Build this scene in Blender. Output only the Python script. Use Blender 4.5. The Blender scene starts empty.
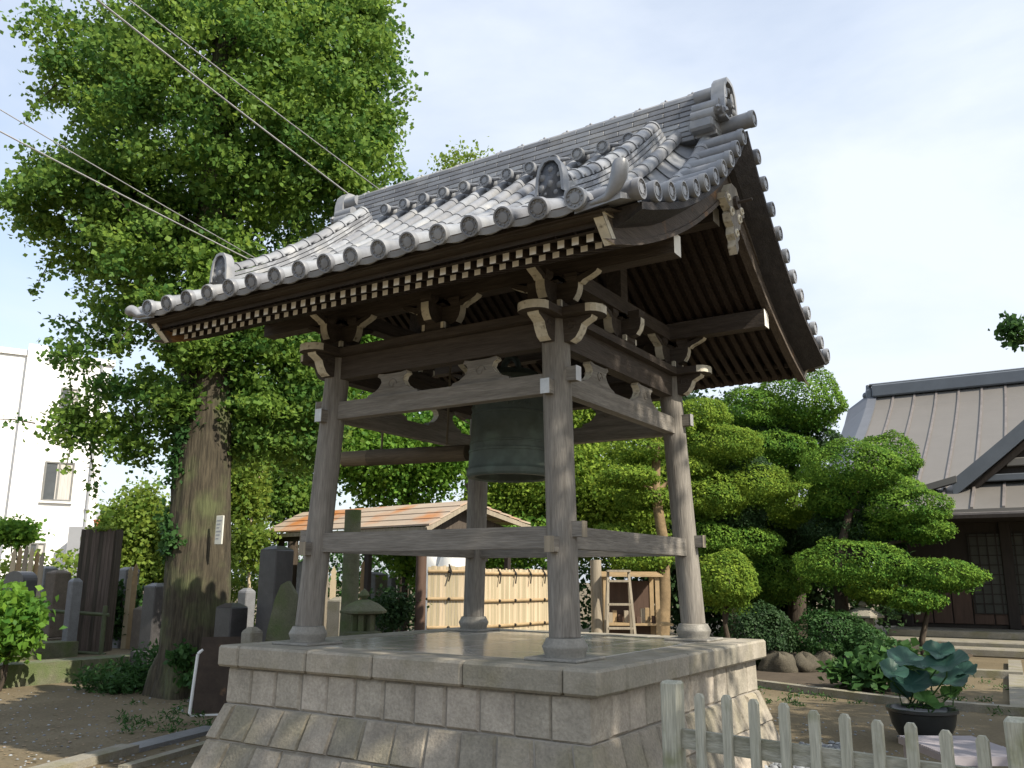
import bpy, math, random
import numpy as np
from mathutils import Vector, Matrix
R = math.radians
rng = np.random.default_rng(7); random.seed(7)
S = bpy.context.scene
COL = S.collection

# ------------------------------------------------------------------ camera
F, PITCH, ROLL, YAW, CX, CY, CZ = 867.893, 0.22017, 0.00486, 2.14083, 4.39842, -6.83988, 0.56
GZ = -1.05                                   # ground level; z = 0 is the top of the stone platform
cd = Vector((math.cos(YAW)*math.cos(PITCH), math.sin(YAW)*math.cos(PITCH), math.sin(PITCH)))
cr = Vector((math.sin(YAW), -math.cos(YAW), 0)); cu = cr.cross(cd)
rr = math.cos(ROLL)*cr + math.sin(ROLL)*cu; uu = -math.sin(ROLL)*cr + math.cos(ROLL)*cu
cam = bpy.data.objects.new('camera', bpy.data.cameras.new('camera')); COL.objects.link(cam)
M = Matrix((rr, uu, -cd)).transposed().to_4x4(); M.translation = (CX, CY, CZ); cam.matrix_world = M
cam.data.sensor_width = 36; cam.data.lens = F*36/1024; cam.data.clip_end = 2000; cam.data.clip_start = .05
S.camera = cam
S.render.resolution_x, S.render.resolution_y = 1024, 768

# ------------------------------------------------------------------ light
SUN_EL, SUN_AZ = 41, 98                      # azimuth measured clockwise from +Y
sd = Vector((math.sin(R(SUN_AZ))*math.cos(R(SUN_EL)), math.cos(R(SUN_AZ))*math.cos(R(SUN_EL)), math.sin(R(SUN_EL))))
W = bpy.data.worlds.new('World'); S.world = W; W.use_nodes = True
nt = W.node_tree; bg = nt.nodes['Background']
sky = nt.nodes.new('ShaderNodeTexSky'); sky.sky_type = 'NISHITA'; sky.sun_disc = False
sky.sun_elevation = R(SUN_EL); sky.sun_rotation = R(SUN_AZ); sky.air_density = 1.1; sky.dust_density = 2.2; sky.ozone_density = 1.0
tc = nt.nodes.new('ShaderNodeTexCoord'); mp = nt.nodes.new('ShaderNodeMapping'); mp.inputs['Scale'].default_value = (1.0, 1.0, 2.6)
nt.links.new(tc.outputs['Generated'], mp.inputs['Vector'])
nz = nt.nodes.new('ShaderNodeTexNoise'); nz.inputs['Scale'].default_value = 1.5; nz.inputs['Detail'].default_value = 8; nz.inputs['Roughness'].default_value = .55
nz.inputs['Distortion'].default_value = .5
nt.links.new(mp.outputs['Vector'], nz.inputs['Vector'])
rp = nt.nodes.new('ShaderNodeValToRGB'); rp.color_ramp.elements[0].position = .34; rp.color_ramp.elements[0].color = (.40, .40, .40, 1)
rp.color_ramp.elements[1].position = .68; rp.color_ramp.elements[1].color = (.95, .95, .95, 1)
dt = nt.nodes.new('ShaderNodeVectorMath'); dt.operation = 'DOT_PRODUCT'; dt.inputs[1].default_value = (.84, .54, .1)
nt.links.new(tc.outputs['Generated'], dt.inputs[0])
ma = nt.nodes.new('ShaderNodeMath'); ma.operation = 'MULTIPLY_ADD'; ma.inputs[1].default_value = .13
nt.links.new(dt.outputs['Value'], ma.inputs[0]); nt.links.new(nz.outputs['Fac'], ma.inputs[2]); nt.links.new(ma.outputs['Value'], rp.inputs['Fac'])
mx = nt.nodes.new('ShaderNodeMix'); mx.data_type = 'RGBA'
nt.links.new(rp.outputs['Color'], mx.inputs['Factor']); nt.links.new(sky.outputs['Color'], mx.inputs['A'])
mx.inputs['B'].default_value = (3.95, 4.25, 4.7, 1)
nt.links.new(mx.outputs['Result'], bg.inputs['Color']); bg.inputs['Strength'].default_value = .12
sun = bpy.data.objects.new('sun', bpy.data.lights.new('sun', 'SUN')); COL.objects.link(sun)
sun.data.energy = 3.7; sun.data.angle = R(.5); sun.data.color = (1, .91, .77)
sun.rotation_euler = sd.to_track_quat('Z', 'Y').to_euler(); sun.location = (10, -5, 20)
V = S.view_settings; V.view_transform = 'Standard'; V.look = 'None'; V.gamma = 1; V.exposure = 1.02; V.use_curve_mapping = False

fw = Vector((cd.x, cd.y, 0)).normalized()
def at(px, py, d):
    """world point seen at a photo pixel, d metres ahead of the camera over the ground"""
    v = cd + rr*((px-512)/F) + uu*((384-py)/F)
    return Vector((CX, CY, CZ)) + v*(d/(v.x*fw.x+v.y*fw.y))
def gnd(px, d, z=GZ):
    p = at(px, 650, d); return Vector((p.x, p.y, z))
def pxm(d): return d*1.03/F                   # metres per pixel at distance d

# ------------------------------------------------------------------ materials
def mat(name, col, rough=.8, var=0, dark=None, nscale=4, namt=.35, stretch=(1, 1, 1), bump=.2, bscale=None, spec=.4, metal=0,
        fine=0, fscale=60, coat=0, wave=None, detail=6, blotch=None):
    m = bpy.data.materials.new(name); m.use_nodes = True; n = m.node_tree.nodes; l = m.node_tree.links
    b = n['Principled BSDF']; b.inputs['Roughness'].default_value = rough; b.inputs['Specular IOR Level'].default_value = spec
    b.inputs['Metallic'].default_value = metal
    if coat: b.inputs['Coat Weight'].default_value = coat; b.inputs['Coat Roughness'].default_value = .08
    t = n.new('ShaderNodeTexCoord'); mpn = n.new('ShaderNodeMapping'); mpn.inputs['Scale'].default_value = stretch
    l.new(t.outputs['Object'], mpn.inputs['Vector'])
    z = n.new('ShaderNodeTexNoise'); z.inputs['Scale'].default_value = nscale; z.inputs['Detail'].default_value = detail; z.inputs['Roughness'].default_value = .65
    l.new(mpn.outputs['Vector'], z.inputs['Vector'])
    r = n.new('ShaderNodeMapRange'); r.inputs['From Min'].default_value = .3; r.inputs['From Max'].default_value = .7
    l.new(z.outputs['Fac'], r.inputs['Value'])
    mixn = n.new('ShaderNodeMix'); mixn.data_type = 'RGBA'
    d = dark or tuple(c*(1-namt) for c in col)
    mixn.inputs['A'].default_value = (*d, 1); mixn.inputs['B'].default_value = (*col, 1); l.new(r.outputs['Result'], mixn.inputs['Factor'])
    out = mixn.outputs['Result']
    if blotch:                                 # (colour, scale, low, high): stains with a shape of their own; on bargeboards, painted sun patches
        z2 = n.new('ShaderNodeTexNoise'); z2.inputs['Scale'].default_value = blotch[1]; z2.inputs['Detail'].default_value = 5
        l.new(t.outputs['Object'], z2.inputs['Vector'])
        r2 = n.new('ShaderNodeMapRange'); r2.inputs['From Min'].default_value = blotch[2]; r2.inputs['From Max'].default_value = blotch[3]
        l.new(z2.outputs['Fac'], r2.inputs['Value'])
        m2 = n.new('ShaderNodeMix'); m2.data_type = 'RGBA'; l.new(r2.outputs['Result'], m2.inputs['Factor'])
        l.new(out, m2.inputs['A']); m2.inputs['B'].default_value = (*blotch[0], 1); out = m2.outputs['Result']
    if var:
        a = n.new('ShaderNodeAttribute'); a.attribute_name = 'var'
        hs = n.new('ShaderNodeHueSaturation'); l.new(out, hs.inputs['Color'])
        mr = n.new('ShaderNodeMapRange'); mr.inputs['To Min'].default_value = 1-var; mr.inputs['To Max'].default_value = 1+var
        l.new(a.outputs['Fac'], mr.inputs['Value']); l.new(mr.outputs['Result'], hs.inputs['Value'])
        mr2 = n.new('ShaderNodeMapRange'); mr2.inputs['To Min'].default_value = .5+var*.05; mr2.inputs['To Max'].default_value = .5-var*.05
        l.new(a.outputs['Fac'], mr2.inputs['Value']); l.new(mr2.outputs['Result'], hs.inputs['Hue']); out = hs.outputs['Color']
    l.new(out, b.inputs['Base Color'])
    h = z.outputs['Fac']
    if fine:
        z3 = n.new('ShaderNodeTexNoise'); z3.inputs['Scale'].default_value = fscale; z3.inputs['Detail'].default_value = 4
        l.new(mpn.outputs['Vector'], z3.inputs['Vector'])
        m3 = n.new('ShaderNodeMix'); m3.data_type = 'RGBA'; m3.blend_type = 'MULTIPLY'; m3.inputs['Factor'].default_value = fine
        r3 = n.new('ShaderNodeMapRange'); r3.inputs['From Min'].default_value = .3; r3.inputs['From Max'].default_value = .7; r3.inputs['To Min'].default_value = .35; r3.inputs['To Max'].default_value = 1.15
        l.new(z3.outputs['Fac'], r3.inputs['Value']); l.new(out, m3.inputs['A']); l.new(r3.outputs['Result'], m3.inputs['B']); l.new(m3.outputs['Result'], b.inputs['Base Color'])
        h = z3.outputs['Fac']
    if bump:
        bp = n.new('ShaderNodeBump'); bp.inputs['Strength'].default_value = bump; bp.inputs['Distance'].default_value = .02
        l.new(h, bp.inputs['Height']); l.new(bp.outputs['Normal'], b.inputs['Normal'])
    return m
def leafmat(name, col, dark, trans=.35, rough=.55, spec=.18):
    m = bpy.data.materials.new(name); m.use_nodes = True; n = m.node_tree.nodes; l = m.node_tree.links
    b = n['Principled BSDF']; b.inputs['Roughness'].default_value = rough; b.inputs['Specular IOR Level'].default_value = spec
    a = n.new('ShaderNodeAttribute'); a.attribute_name = 'var'
    mi = n.new('ShaderNodeMix'); mi.data_type = 'RGBA'; mi.inputs['A'].default_value = (*dark, 1); mi.inputs['B'].default_value = (*col, 1)
    l.new(a.outputs['Fac'], mi.inputs['Factor']); l.new(mi.outputs['Result'], b.inputs['Base Color'])
    tr = n.new('ShaderNodeBsdfTranslucent'); hs = n.new('ShaderNodeHueSaturation'); hs.inputs['Value'].default_value = 1.5; hs.inputs['Hue'].default_value = .485
    l.new(mi.outputs['Result'], hs.inputs['Color']); l.new(hs.outputs['Color'], tr.inputs['Color'])
    ms = n.new('ShaderNodeMixShader'); ms.inputs['Fac'].default_value = trans
    l.new(b.outputs['BSDF'], ms.inputs[1]); l.new(tr.outputs['BSDF'], ms.inputs[2]); l.new(ms.outputs['Shader'], n['Material Output'].inputs['Surface'])
    return m
def wood(name, col, axis, dark=None, **k):
    st = {'x': (.7, 9, 9), 'y': (9, .7, 9), 'z': (9, 9, .7)}[axis]
    return mat(name, col, rough=.75, dark=dark or tuple(c*.55 for c in col), nscale=2.2, stretch=st, bump=.35, fine=.45, fscale=11, spec=.3, **k)

GREYW = (.285, .265, .235); DARKW = (.062, .045, .034)
MW = {a: wood('weathered_wood_'+a, GREYW, a, (.165, .15, .13)) for a in 'xyz'}
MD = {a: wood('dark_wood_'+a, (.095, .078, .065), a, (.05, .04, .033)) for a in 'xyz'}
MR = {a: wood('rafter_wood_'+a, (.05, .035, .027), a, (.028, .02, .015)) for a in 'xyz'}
MV = wood('verge_wood', (.06, .055, .055), 'y', (.03, .028, .03))
PAINT = mat('aged_white_paint', (.70, .66, .55), .75, nscale=14, namt=.3, bump=.3, blotch=((.2, .17, .12), 22, .55, .75))
RPAINT = mat('white_rafter_paint', (.88, .86, .80), .75, nscale=9, namt=.18, bump=.1)
STEEL = mat('pale_metal_cap', (.55, .54, .52), .35, nscale=10, namt=.3, metal=.5)
TILE = mat('smoked_roof_tile', (.25, .262, .285), .38, var=.22, nscale=7, namt=.3, bump=.12, spec=.55, blotch=((.32, .32, .315), 3.0, .52, .74))
TILED = mat('smoked_tile_relief', (.2, .205, .215), .5, nscale=18, namt=.5, bump=.5, spec=.5)
STONE = mat('platform_stone', (.46, .415, .345), .85, var=.16, nscale=5, namt=.35, bump=.35, fine=.35, fscale=45, blotch=((.32, .29, .235), 2.3, .5, .75))
STONELOW = mat('mossy_platform_stone', (.35, .315, .255), .85, var=.2, nscale=5, namt=.4, bump=.4, fine=.35, fscale=45, blotch=((.23, .21, .14), 2.6, .44, .74))
MORTAR = mat('pale_mortar', (.33, .305, .265), .9)
COPE = mat('coping_stone', (.36, .33, .27), .8, var=.14, nscale=4, namt=.3, bump=.25, fine=.3, fscale=50, blotch=((.23, .21, .15), 3.5, .48, .74))
DECK = mat('polished_deck_stone', (.37, .35, .31), .2, var=.06, nscale=3, namt=.3, bump=.03, spec=.6, blotch=((.42, .40, .36), 1.4, .45, .7))
BASE = mat('column_base_stone', (.30, .285, .25), .6, nscale=8, namt=.3, bump=.2, fine=.3)
BRONZE = mat('green_bronze', (.095, .118, .10), .6, nscale=6, namt=.35, bump=.15, metal=.2, blotch=((.12, .16, .135), 5, .5, .7))
LOGM = wood('log_wood', (.24, .185, .12), 'x'); LOGD = wood('log_bark', (.15, .115, .075), 'x')
ROPE = mat('rope', (.2, .17, .12), .9)
DIRT = mat('packed_earth', (.165, .13, .075), .95, nscale=.8, namt=.3, bump=.5, fine=.4, fscale=26, blotch=((.215, .175, .11), .5, .5, .7), detail=9)
BARK = mat('ginkgo_bark', (.095, .08, .052), .95, nscale=5, stretch=(5, 5, .45), namt=.72, fine=.7, fscale=9, bump=.8, blotch=((.09, .10, .045), 2.2, .48, .66))
BARK2 = mat('dark_bark', (.075, .058, .042), .95, nscale=6, stretch=(3, 3, .6), namt=.6, bump=.9)
GINK = leafmat('ginkgo_leaf', (.19, .295, .05), (.05, .13, .03), .45)
BROAD = leafmat('broad_leaf', (.17, .31, .04), (.055, .15, .025), .42)
YELL = leafmat('yellow_green_leaf', (.23, .30, .05), (.09, .17, .03), .42)
NIWA = leafmat('clipped_pine_leaf', (.17, .285, .042), (.045, .115, .02), .22, .8, .05)
NIWY = leafmat('clipped_yellow_leaf', (.235, .325, .045), (.08, .155, .025), .3, .8, .05)
DARKL = leafmat('dark_leaf', (.045, .09, .03), (.018, .045, .016), .25)
SHRUB = leafmat('shrub_leaf', (.06, .135, .035), (.025, .07, .02), .3)
LOTUS = leafmat('lotus_leaf', (.05, .115, .085), (.03, .08, .065), .2, .4)
LOTUSY = leafmat('lotus_leaf_light', (.10, .22, .06), (.06, .15, .04), .3, .4)
GRAVE = mat('grave_granite', (.21, .215, .225), .45, nscale=9, namt=.3, bump=.1, fine=.4, fscale=90)
GRAVED = mat('dark_grave_granite', (.075, .072, .072), .35, nscale=9, namt=.35, bump=.1, fine=.4, fscale=90)
GRAVEB = mat('brown_grave_stone', (.2, .165, .13), .8, nscale=6, namt=.4, bump=.3, fine=.4)
MOSSST = mat('mossy_stone', (.17, .175, .11), .95, nscale=4, namt=.45, bump=.6, fine=.35, blotch=((.10, .13, .05), 3.5, .45, .65))
KERB = mat('kerb_concrete', (.29, .27, .22), .9, nscale=5, namt=.3, bump=.4, fine=.3, blotch=((.2, .185, .11), 3, .5, .7))
PLASTER = mat('white_plaster', (.80, .80, .79), .85, nscale=2, namt=.06, bump=.05)
PLASTG = mat('grey_plaster', (.32, .33, .35), .85, nscale=2, namt=.1, bump=.05)
GLASS = mat('window_glass', (.10, .11, .12), .12, nscale=2, namt=.3, bump=0, spec=.7)
CURT = mat('curtain', (.55, .53, .50), .9, nscale=8, stretch=(6, 6, .2), namt=.35, bump=.3)
FRAMEM = mat('window_frame', (.22, .22, .21), .4, bump=0)
CEDAR = mat('old_cedar_plank', (.105, .085, .068), .9, var=.35, nscale=4, stretch=(6, 6, .4), namt=.6, bump=.6)
BAMBOO = mat('bamboo_slat', (.50, .415, .28), .6, var=.22, nscale=4, stretch=(6, 6, .5), namt=.25, bump=.15)
BAMBOOD = mat('bamboo_rail', (.40, .29, .16), .6, nscale=5, namt=.35, bump=.2)
GREENB = mat('green_bamboo_rail', (.10, .12, .06), .6, nscale=5, namt=.4, bump=.2)
TWINE = mat('black_twine', (.02, .018, .015), .9)
RUST = mat('rusty_roof_sheet', (.44, .355, .28), .55, nscale=1.2, stretch=(.7, 1.8, 1), namt=.25, bump=.15, blotch=((.42, .17, .055), 1.1, .5, .66))
PALE = mat('pale_timber', (.33, .285, .215), .8, nscale=4, stretch=(6, 6, .5), namt=.4, bump=.3)
FENCE = wood('silvered_fence_wood', (.52, .515, .43), 'z', (.36, .36, .29), blotch=((.25, .26, .16), 6, .54, .74))
FENCER = wood('silvered_fence_rail', (.50, .49, .42), 'x', (.21, .21, .15))
COPPER = mat('aged_sheet_roof', (.155, .145, .132), .5, nscale=1.2, namt=.1, bump=.05, spec=.5)
SLATE = mat('blue_grey_ridge_metal', (.115, .13, .15), .45, nscale=2, namt=.2, bump=.05, spec=.5)
HALLW = mat('dark_hall_timber', (.032, .024, .019), .7, nscale=4, stretch=(4, 4, .5), namt=.4)
PANELW = mat('brown_hall_panel', (.10, .06, .042), .7, nscale=4, stretch=(4, 4, .5), namt=.35)
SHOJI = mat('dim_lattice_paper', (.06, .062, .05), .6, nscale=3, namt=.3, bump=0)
BLACKP = mat('black_glazed_pot', (.03, .034, .036), .3, nscale=5, namt=.4, bump=.05, spec=.5)
PEB = mat('blue_grey_pebble', (.27, .29, .31), .7, var=.35, nscale=8, namt=.3)
WHITEF = mat('white_metal_frame', (.75, .75, .73), .5, bump=0, namt=.1)
RUSTB = mat('rust_brown_board', (.075, .055, .042), .85, nscale=5, namt=.5, bump=.3, blotch=((.19, .11, .06), 6, .6, .72))
PAPER = mat('faded_paper', (.62, .62, .55), .8, nscale=10, namt=.2, bump=0)
WIRE = mat('cable_grey', (.34, .34, .35), .5, bump=0)
MATB = mat('ribbed_lilac_board', (.33, .305, .325), .7, nscale=6, namt=.2, bump=.1)
TERRA = mat('terracotta', (.42, .16, .07), .8)
ROOFT = TILE

# ------------------------------------------------------------------ mesh helpers
WLOC = {}
class MB:
    def __init__(s): s.v = []; s.f = []; s.m = []; s.var = []; s.cv = .5
    def add(s, vs, fs, m=0, var=None):
        o = len(s.v); s.v += [tuple(v) for v in vs]
        for f in fs: s.f.append(tuple(i+o for i in f)); s.m.append(m); s.var.append(s.cv if var is None else var)
    def hexa(s, c, m=0, var=None):             # 8 corners, bottom ring then top ring
        s.add(c, [(3, 2, 1, 0), (4, 5, 6, 7), (0, 1, 5, 4), (1, 2, 6, 5), (2, 3, 7, 6), (3, 0, 4, 7)], m, var)
    def box(s, a, b, m=0, var=None):
        x0, y0, z0 = [min(p) for p in zip(a, b)]; x1, y1, z1 = [max(p) for p in zip(a, b)]
        s.hexa([(x0, y0, z0), (x1, y0, z0), (x1, y1, z0), (x0, y1, z0), (x0, y0, z1), (x1, y0, z1), (x1, y1, z1), (x0, y1, z1)], m, var)
    def bbox(s, a, b, c=.008, m=0, var=None):  # box with chamfered edges
        x0, y0, z0 = [min(p) for p in zip(a, b)]; x1, y1, z1 = [max(p) for p in zip(a, b)]
        c = min(c, (x1-x0)*.4, (y1-y0)*.4, (z1-z0)*.4)
        ring = lambda z, i: [(x0+i, y0+c, z), (x0+c, y0+i, z), (x1-c, y0+i, z), (x1-i, y0+c, z), (x1-i, y1-c, z), (x1-c, y1-i, z), (x0+c, y1-i, z), (x0+i, y1-c, z)]
        rs = [ring(z0, c), ring(z0+c, 0), ring(z1-c, 0), ring(z1, c)]
        vs = sum(rs, []); fs = []
        for k in range(3):
            for i in range(8): j = (i+1) % 8; fs.append((k*8+i, k*8+j, k*8+8+j, k*8+8+i))
        fs += [tuple(range(7, -1, -1)), tuple(range(24, 32))]
        s.add(vs, fs, m, var)
    def beam(s, p, q, w, h, m=0, up=(0, 0, 1), em=None, c=0):   # rectangular bar from p to q, em = end material
        p, q = Vector(p), Vector(q); t = (q-p).normalized(); a = t.cross(Vector(up)).normalized(); b = a.cross(t)
        C = [e+a*i*w/2+b*j*h/2 for e in (p, q) for i, j in ((-1, -1), (1, -1), (1, 1), (-1, 1))]
        s.add(C, [(0, 4, 5, 1), (1, 5, 6, 2), (2, 6, 7, 3), (3, 7, 4, 0)], m)
        e = m if em is None else em
        s.add(C, [(0, 1, 2, 3), (7, 6, 5, 4)], e)
    def tube(s, pts, rad, n=12, m=0, caps=True, capm=None, var=None, flat=None):
        pts = [Vector(p) for p in pts]; k = len(pts)
        rad = [rad]*k if isinstance(rad, (int, float)) else rad
        t0 = (pts[1]-pts[0]).normalized(); a = t0.orthogonal().normalized(); rings = []
        for i in range(k):
            t = (pts[min(i+1, k-1)]-pts[max(i-1, 0)]).normalized()
            a = (a-t*a.dot(t)).normalized(); b = t.cross(a)
            rings += [pts[i]+(a*math.cos(2*math.pi*j/n)+b*math.sin(2*math.pi*j/n))*rad[i] for j in range(n)]
        fs = [(i*n+j, i*n+(j+1) % n, (i+1)*n+(j+1) % n, (i+1)*n+j) for i in range(k-1) for j in range(n)]
        s.add(rings, fs, m, var)
        if caps:
            s.add(rings[:n], [tuple(range(n-1, -1, -1))], m if capm is None else capm, var); s.add(rings[-n:], [tuple(range(n))], m if capm is None else capm, var)
    def lathe(s, prof, c=(0, 0, 0), n=24, m=0, axis='z', var=None, caps=True):   # prof = (radius, height)
        c = Vector(c); vs = []
        for r, h in prof:
            for j in range(n):
                x, y = r*math.cos(2*math.pi*j/n), r*math.sin(2*math.pi*j/n)
                if axis == 'z': vs.append(c+Vector((x, y, h)))
                elif isinstance(axis, tuple): vs.append(c+axis[0]*x+axis[1]*y+axis[2]*h)
        k = len(prof); fs = [(i*n+j, i*n+(j+1) % n, (i+1)*n+(j+1) % n, (i+1)*n+j) for i in range(k-1) for j in range(n)]
        if caps: fs += [tuple(range(n-1, -1, -1)), tuple(range((k-1)*n, k*n))]
        s.add(vs, fs, m, var)
    def prism(s, poly, fn, t0, t1, m=0, em=None, var=None):      # poly extruded; fn(a, b, t) -> point; em(i) -> edge material
        n = len(poly); vs = [fn(a, b, t0) for a, b in poly]+[fn(a, b, t1) for a, b in poly]
        s.add(vs, [tuple(range(n-1, -1, -1)), tuple(range(n, 2*n))], m, var)
        for i in range(n):
            j = (i+1) % n; s.add([vs[i], vs[j], vs[n+j], vs[n+i]], [(0, 1, 2, 3)], m if em is None else em(i), var)
    def sweep(s, sec, frames, m=0, caps=True, var=None, em=None): # section (a, b) carried along frames (P, A, B)
        n = len(sec); vs = [P+A*a+B*b for P, A, B in frames for a, b in sec]; k = len(frames)
        s.add(vs, [(i*n+j, i*n+(j+1) % n, (i+1)*n+(j+1) % n, (i+1)*n+j) for i in range(k-1) for j in range(n)], m, var)
        if caps: s.add(vs[:n], [tuple(range(n-1, -1, -1))], m if em is None else em, var); s.add(vs[-n:], [tuple(range(n))], m if em is None else em, var)
    def ball(s, c, r, m=0, n=8, sc=(1, 1, 1), var=None):
        s.lathe([(r*math.sin(math.pi*i/n)*1+1e-4, -r*sc[2]*math.cos(math.pi*i/n)) for i in range(n+1)], c, n+4, m, var=var)
    def build(s, name, mats, parent=None, smooth=False, loc=None, angle=40):
        mats = mats if isinstance(mats, (list, tuple)) else [mats]
        vs = np.array(s.v, dtype=np.float64)
        if parent is not None: o0 = np.array(WLOC[parent.name])
        elif loc is not None: o0 = np.array(loc)
        else: lo, hi = vs.min(0), vs.max(0); o0 = np.array([(lo[0]+hi[0])/2, (lo[1]+hi[1])/2, lo[2]])
        me = bpy.data.meshes.new(name); me.from_pydata((vs-o0).tolist(), [], s.f)
        for x in mats: me.materials.append(x)
        me.polygons.foreach_set('material_index', s.m)
        at_ = me.attributes.new('var', 'FLOAT', 'FACE'); at_.data.foreach_set('value', s.var)
        me.update()
        import bmesh
        bm = bmesh.new(); bm.from_mesh(me)
        bmesh.ops.remove_doubles(bm, verts=bm.verts, dist=1e-5)
        bmesh.ops.recalc_face_normals(bm, faces=bm.faces)
        if smooth:
            for f in bm.faces: f.smooth = True
            for e in bm.edges:
                if len(e.link_faces) == 2 and e.calc_face_angle(0) > R(angle): e.smooth = False
        bm.to_mesh(me); bm.free()
        return link(name, me, parent, o0)
def link(name, me, parent, o0):
    o = bpy.data.objects.new(name, me); COL.objects.link(o)
    if parent is not None: o.parent = parent; WLOC[o.name] = WLOC[parent.name]
    else: o.location = tuple(o0); WLOC[o.name] = tuple(o0)
    return o
def tag(o, label=None, cat=None, group=None, kind=None):
    if label: o['label'] = label
    if cat: o['category'] = cat
    if group: o['group'] = group
    if kind: o['kind'] = kind
    return o
def thing(name, loc, label, cat, group=None):
    o = bpy.data.objects.new(name, None); COL.objects.link(o); o.location = loc; WLOC[o.name] = tuple(loc); o.empty_display_size = .3
    return tag(o, label, cat, group)
def leaves(name, pts, size, material, parent, out=None, up=.4, asp=.8, var=None):
    """one mesh of many small folded leaves; out = outward direction per leaf"""
    n = len(pts); pts = np.asarray(pts, float)
    nr = rng.normal(size=(n, 3)); nr /= np.linalg.norm(nr, axis=1, keepdims=True)
    if out is not None: nr = nr*.75+out
    nr[:, 2] += up; nr /= np.linalg.norm(nr, axis=1, keepdims=True)
    d = rng.normal(size=(n, 3)); d -= nr*(d*nr).sum(1, keepdims=True); d /= np.linalg.norm(d, axis=1, keepdims=True)
    c = np.cross(nr, d); sz = (size*rng.uniform(.55, 1.4, n))[:, None]
    v = np.empty((n, 4, 3)); v[:, 0] = pts; v[:, 1] = pts+d*sz*.55+c*sz*asp*.5+nr*sz*.12; v[:, 2] = pts+d*sz; v[:, 3] = pts+d*sz*.55-c*sz*asp*.5+nr*sz*.12
    o0 = np.array(WLOC[parent.name]) if parent is not None else pts.mean(0)*[1, 1, 0]+[0, 0, pts[:, 2].min()]
    me = bpy.data.meshes.new(name); me.vertices.add(n*4); me.vertices.foreach_set('co', (v-o0).ravel())
    i = np.arange(n)[:, None]*4; idx = np.hstack([i, i+1, i+2, i, i+2, i+3]).ravel()
    me.loops.add(n*6); me.loops.foreach_set('vertex_index', idx)
    me.polygons.add(n*2); me.polygons.foreach_set('loop_start', np.arange(n*2)*3)
    try: me.polygons.foreach_set('loop_total', np.full(n*2, 3))
    except Exception: pass
    me.materials.append(material)
    vv = rng.uniform(0, 1, n) if var is None else var
    a = me.attributes.new('var', 'FLOAT', 'FACE'); a.data.foreach_set('value', np.repeat(vv, 2))
    me.update(calc_edges=True); me.validate()
    return link(name, me, parent, o0)
def clumps(ells, n, per, spread, shell=.5, flat=.8):
    """points gathered in clumps through a union of ellipsoids (centre, radii, weight); clump tint shared"""
    w = np.array([e[2] for e in ells], float); w /= w.sum()
    P = []; V_ = []
    for k in rng.choice(len(ells), n, p=w):
        c, r = np.array(ells[k][0]), np.array(ells[k][1])
        d = rng.normal(size=3); d /= np.linalg.norm(d); q = c+r*d*rng.uniform(0, 1)**shell
        g = rng.normal(size=(per, 3))*spread*[1, 1, flat]; P.append(q+g); V_.append(np.clip(rng.uniform(.1, .8)+rng.normal(size=per)*.18, 0, 1))
    return np.vstack(P), np.concatenate(V_)
def limb(mb, a, b, r0, r1, wob=.12, k=6, n=8):
    a, b = Vector(a), Vector(b); L = (b-a).length; pts = []
    for i in range(k+1):
        t = i/k; w = math.sin(t*math.pi)*wob*L
        pts.append(a.lerp(b, t)+Vector((random.uniform(-1, 1), random.uniform(-1, 1), random.uniform(-.3, .8)))*w*.5)
    mb.tube(pts, [r0+(r1-r0)*i/k for i in range(k+1)], n)

# ================================================================== SETTING
g = MB()
def gz(x, y): return GZ
g.add([(-300, -300, GZ), (300, -300, GZ), (300, 300, GZ), (-300, 300, GZ)], [(0, 1, 2, 3)])
tag(g.build('ground', DIRT, loc=(0, 0, GZ)), kind='structure')

# ---------------------------------------------------------------- stone platform
PA, PB = 1.794, 1.757
plat = thing('stone_platform', (0, 0, GZ), 'stepped grey stone platform with glossy top carrying the bell tower', 'platform')
mb = MB(); mb.box((-PA+.14, -PB+.14, -.3), (PA-.14, PB-.14, -.004)); mb.build('platform_core', STONE, plat)
# deck: large polished slabs inside the coping ring
mb = MB(); rw = .42
xs = [-PA+rw, -.9, 0, .9, PA-rw]; ys = [-PB+rw, -.85, 0, .85, PB-rw]
for i in range(4):
    for j in range(4): mb.bbox((xs[i]+.002, ys[j]+.002, -.05), (xs[i+1]-.002, ys[j+1]-.002, -.001), .003, var=random.random())
mb.build('deck', DECK, plat)
# coping stones, rock-faced
mb = MB()
def cope(x0, x1, side):
    # side: outward axis
    L = []
    if side in 'fb':
        y0, y1 = (-PB, -PB+rw) if side == 'f' else (PB-rw, PB)
        mb.bbox((x0+.003, y0, -.17), (x1-.003, y1, 0), .018, var=random.random())
    else:
        a0, a1 = (PA-rw, PA) if side == 'r' else (-PA, -PA+rw)
        mb.bbox((a0, x0+.003, -.17), (a1, x1-.003, 0), .018, var=random.random())
jx = [-PA, -1.54, -.767, -.086, .734, 1.524, PA]
for a, b in zip(jx, jx[1:]): cope(a, b, 'f'); cope(a, b, 'b')
jy = [-PB+rw, -.875, -.226, .352, .936, PB-rw]
for a, b in zip(jy, jy[1:]): cope(a, b, 'r'); cope(a, b, 'l')
mb.build('coping', COPE, plat, smooth=True, angle=25)
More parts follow.
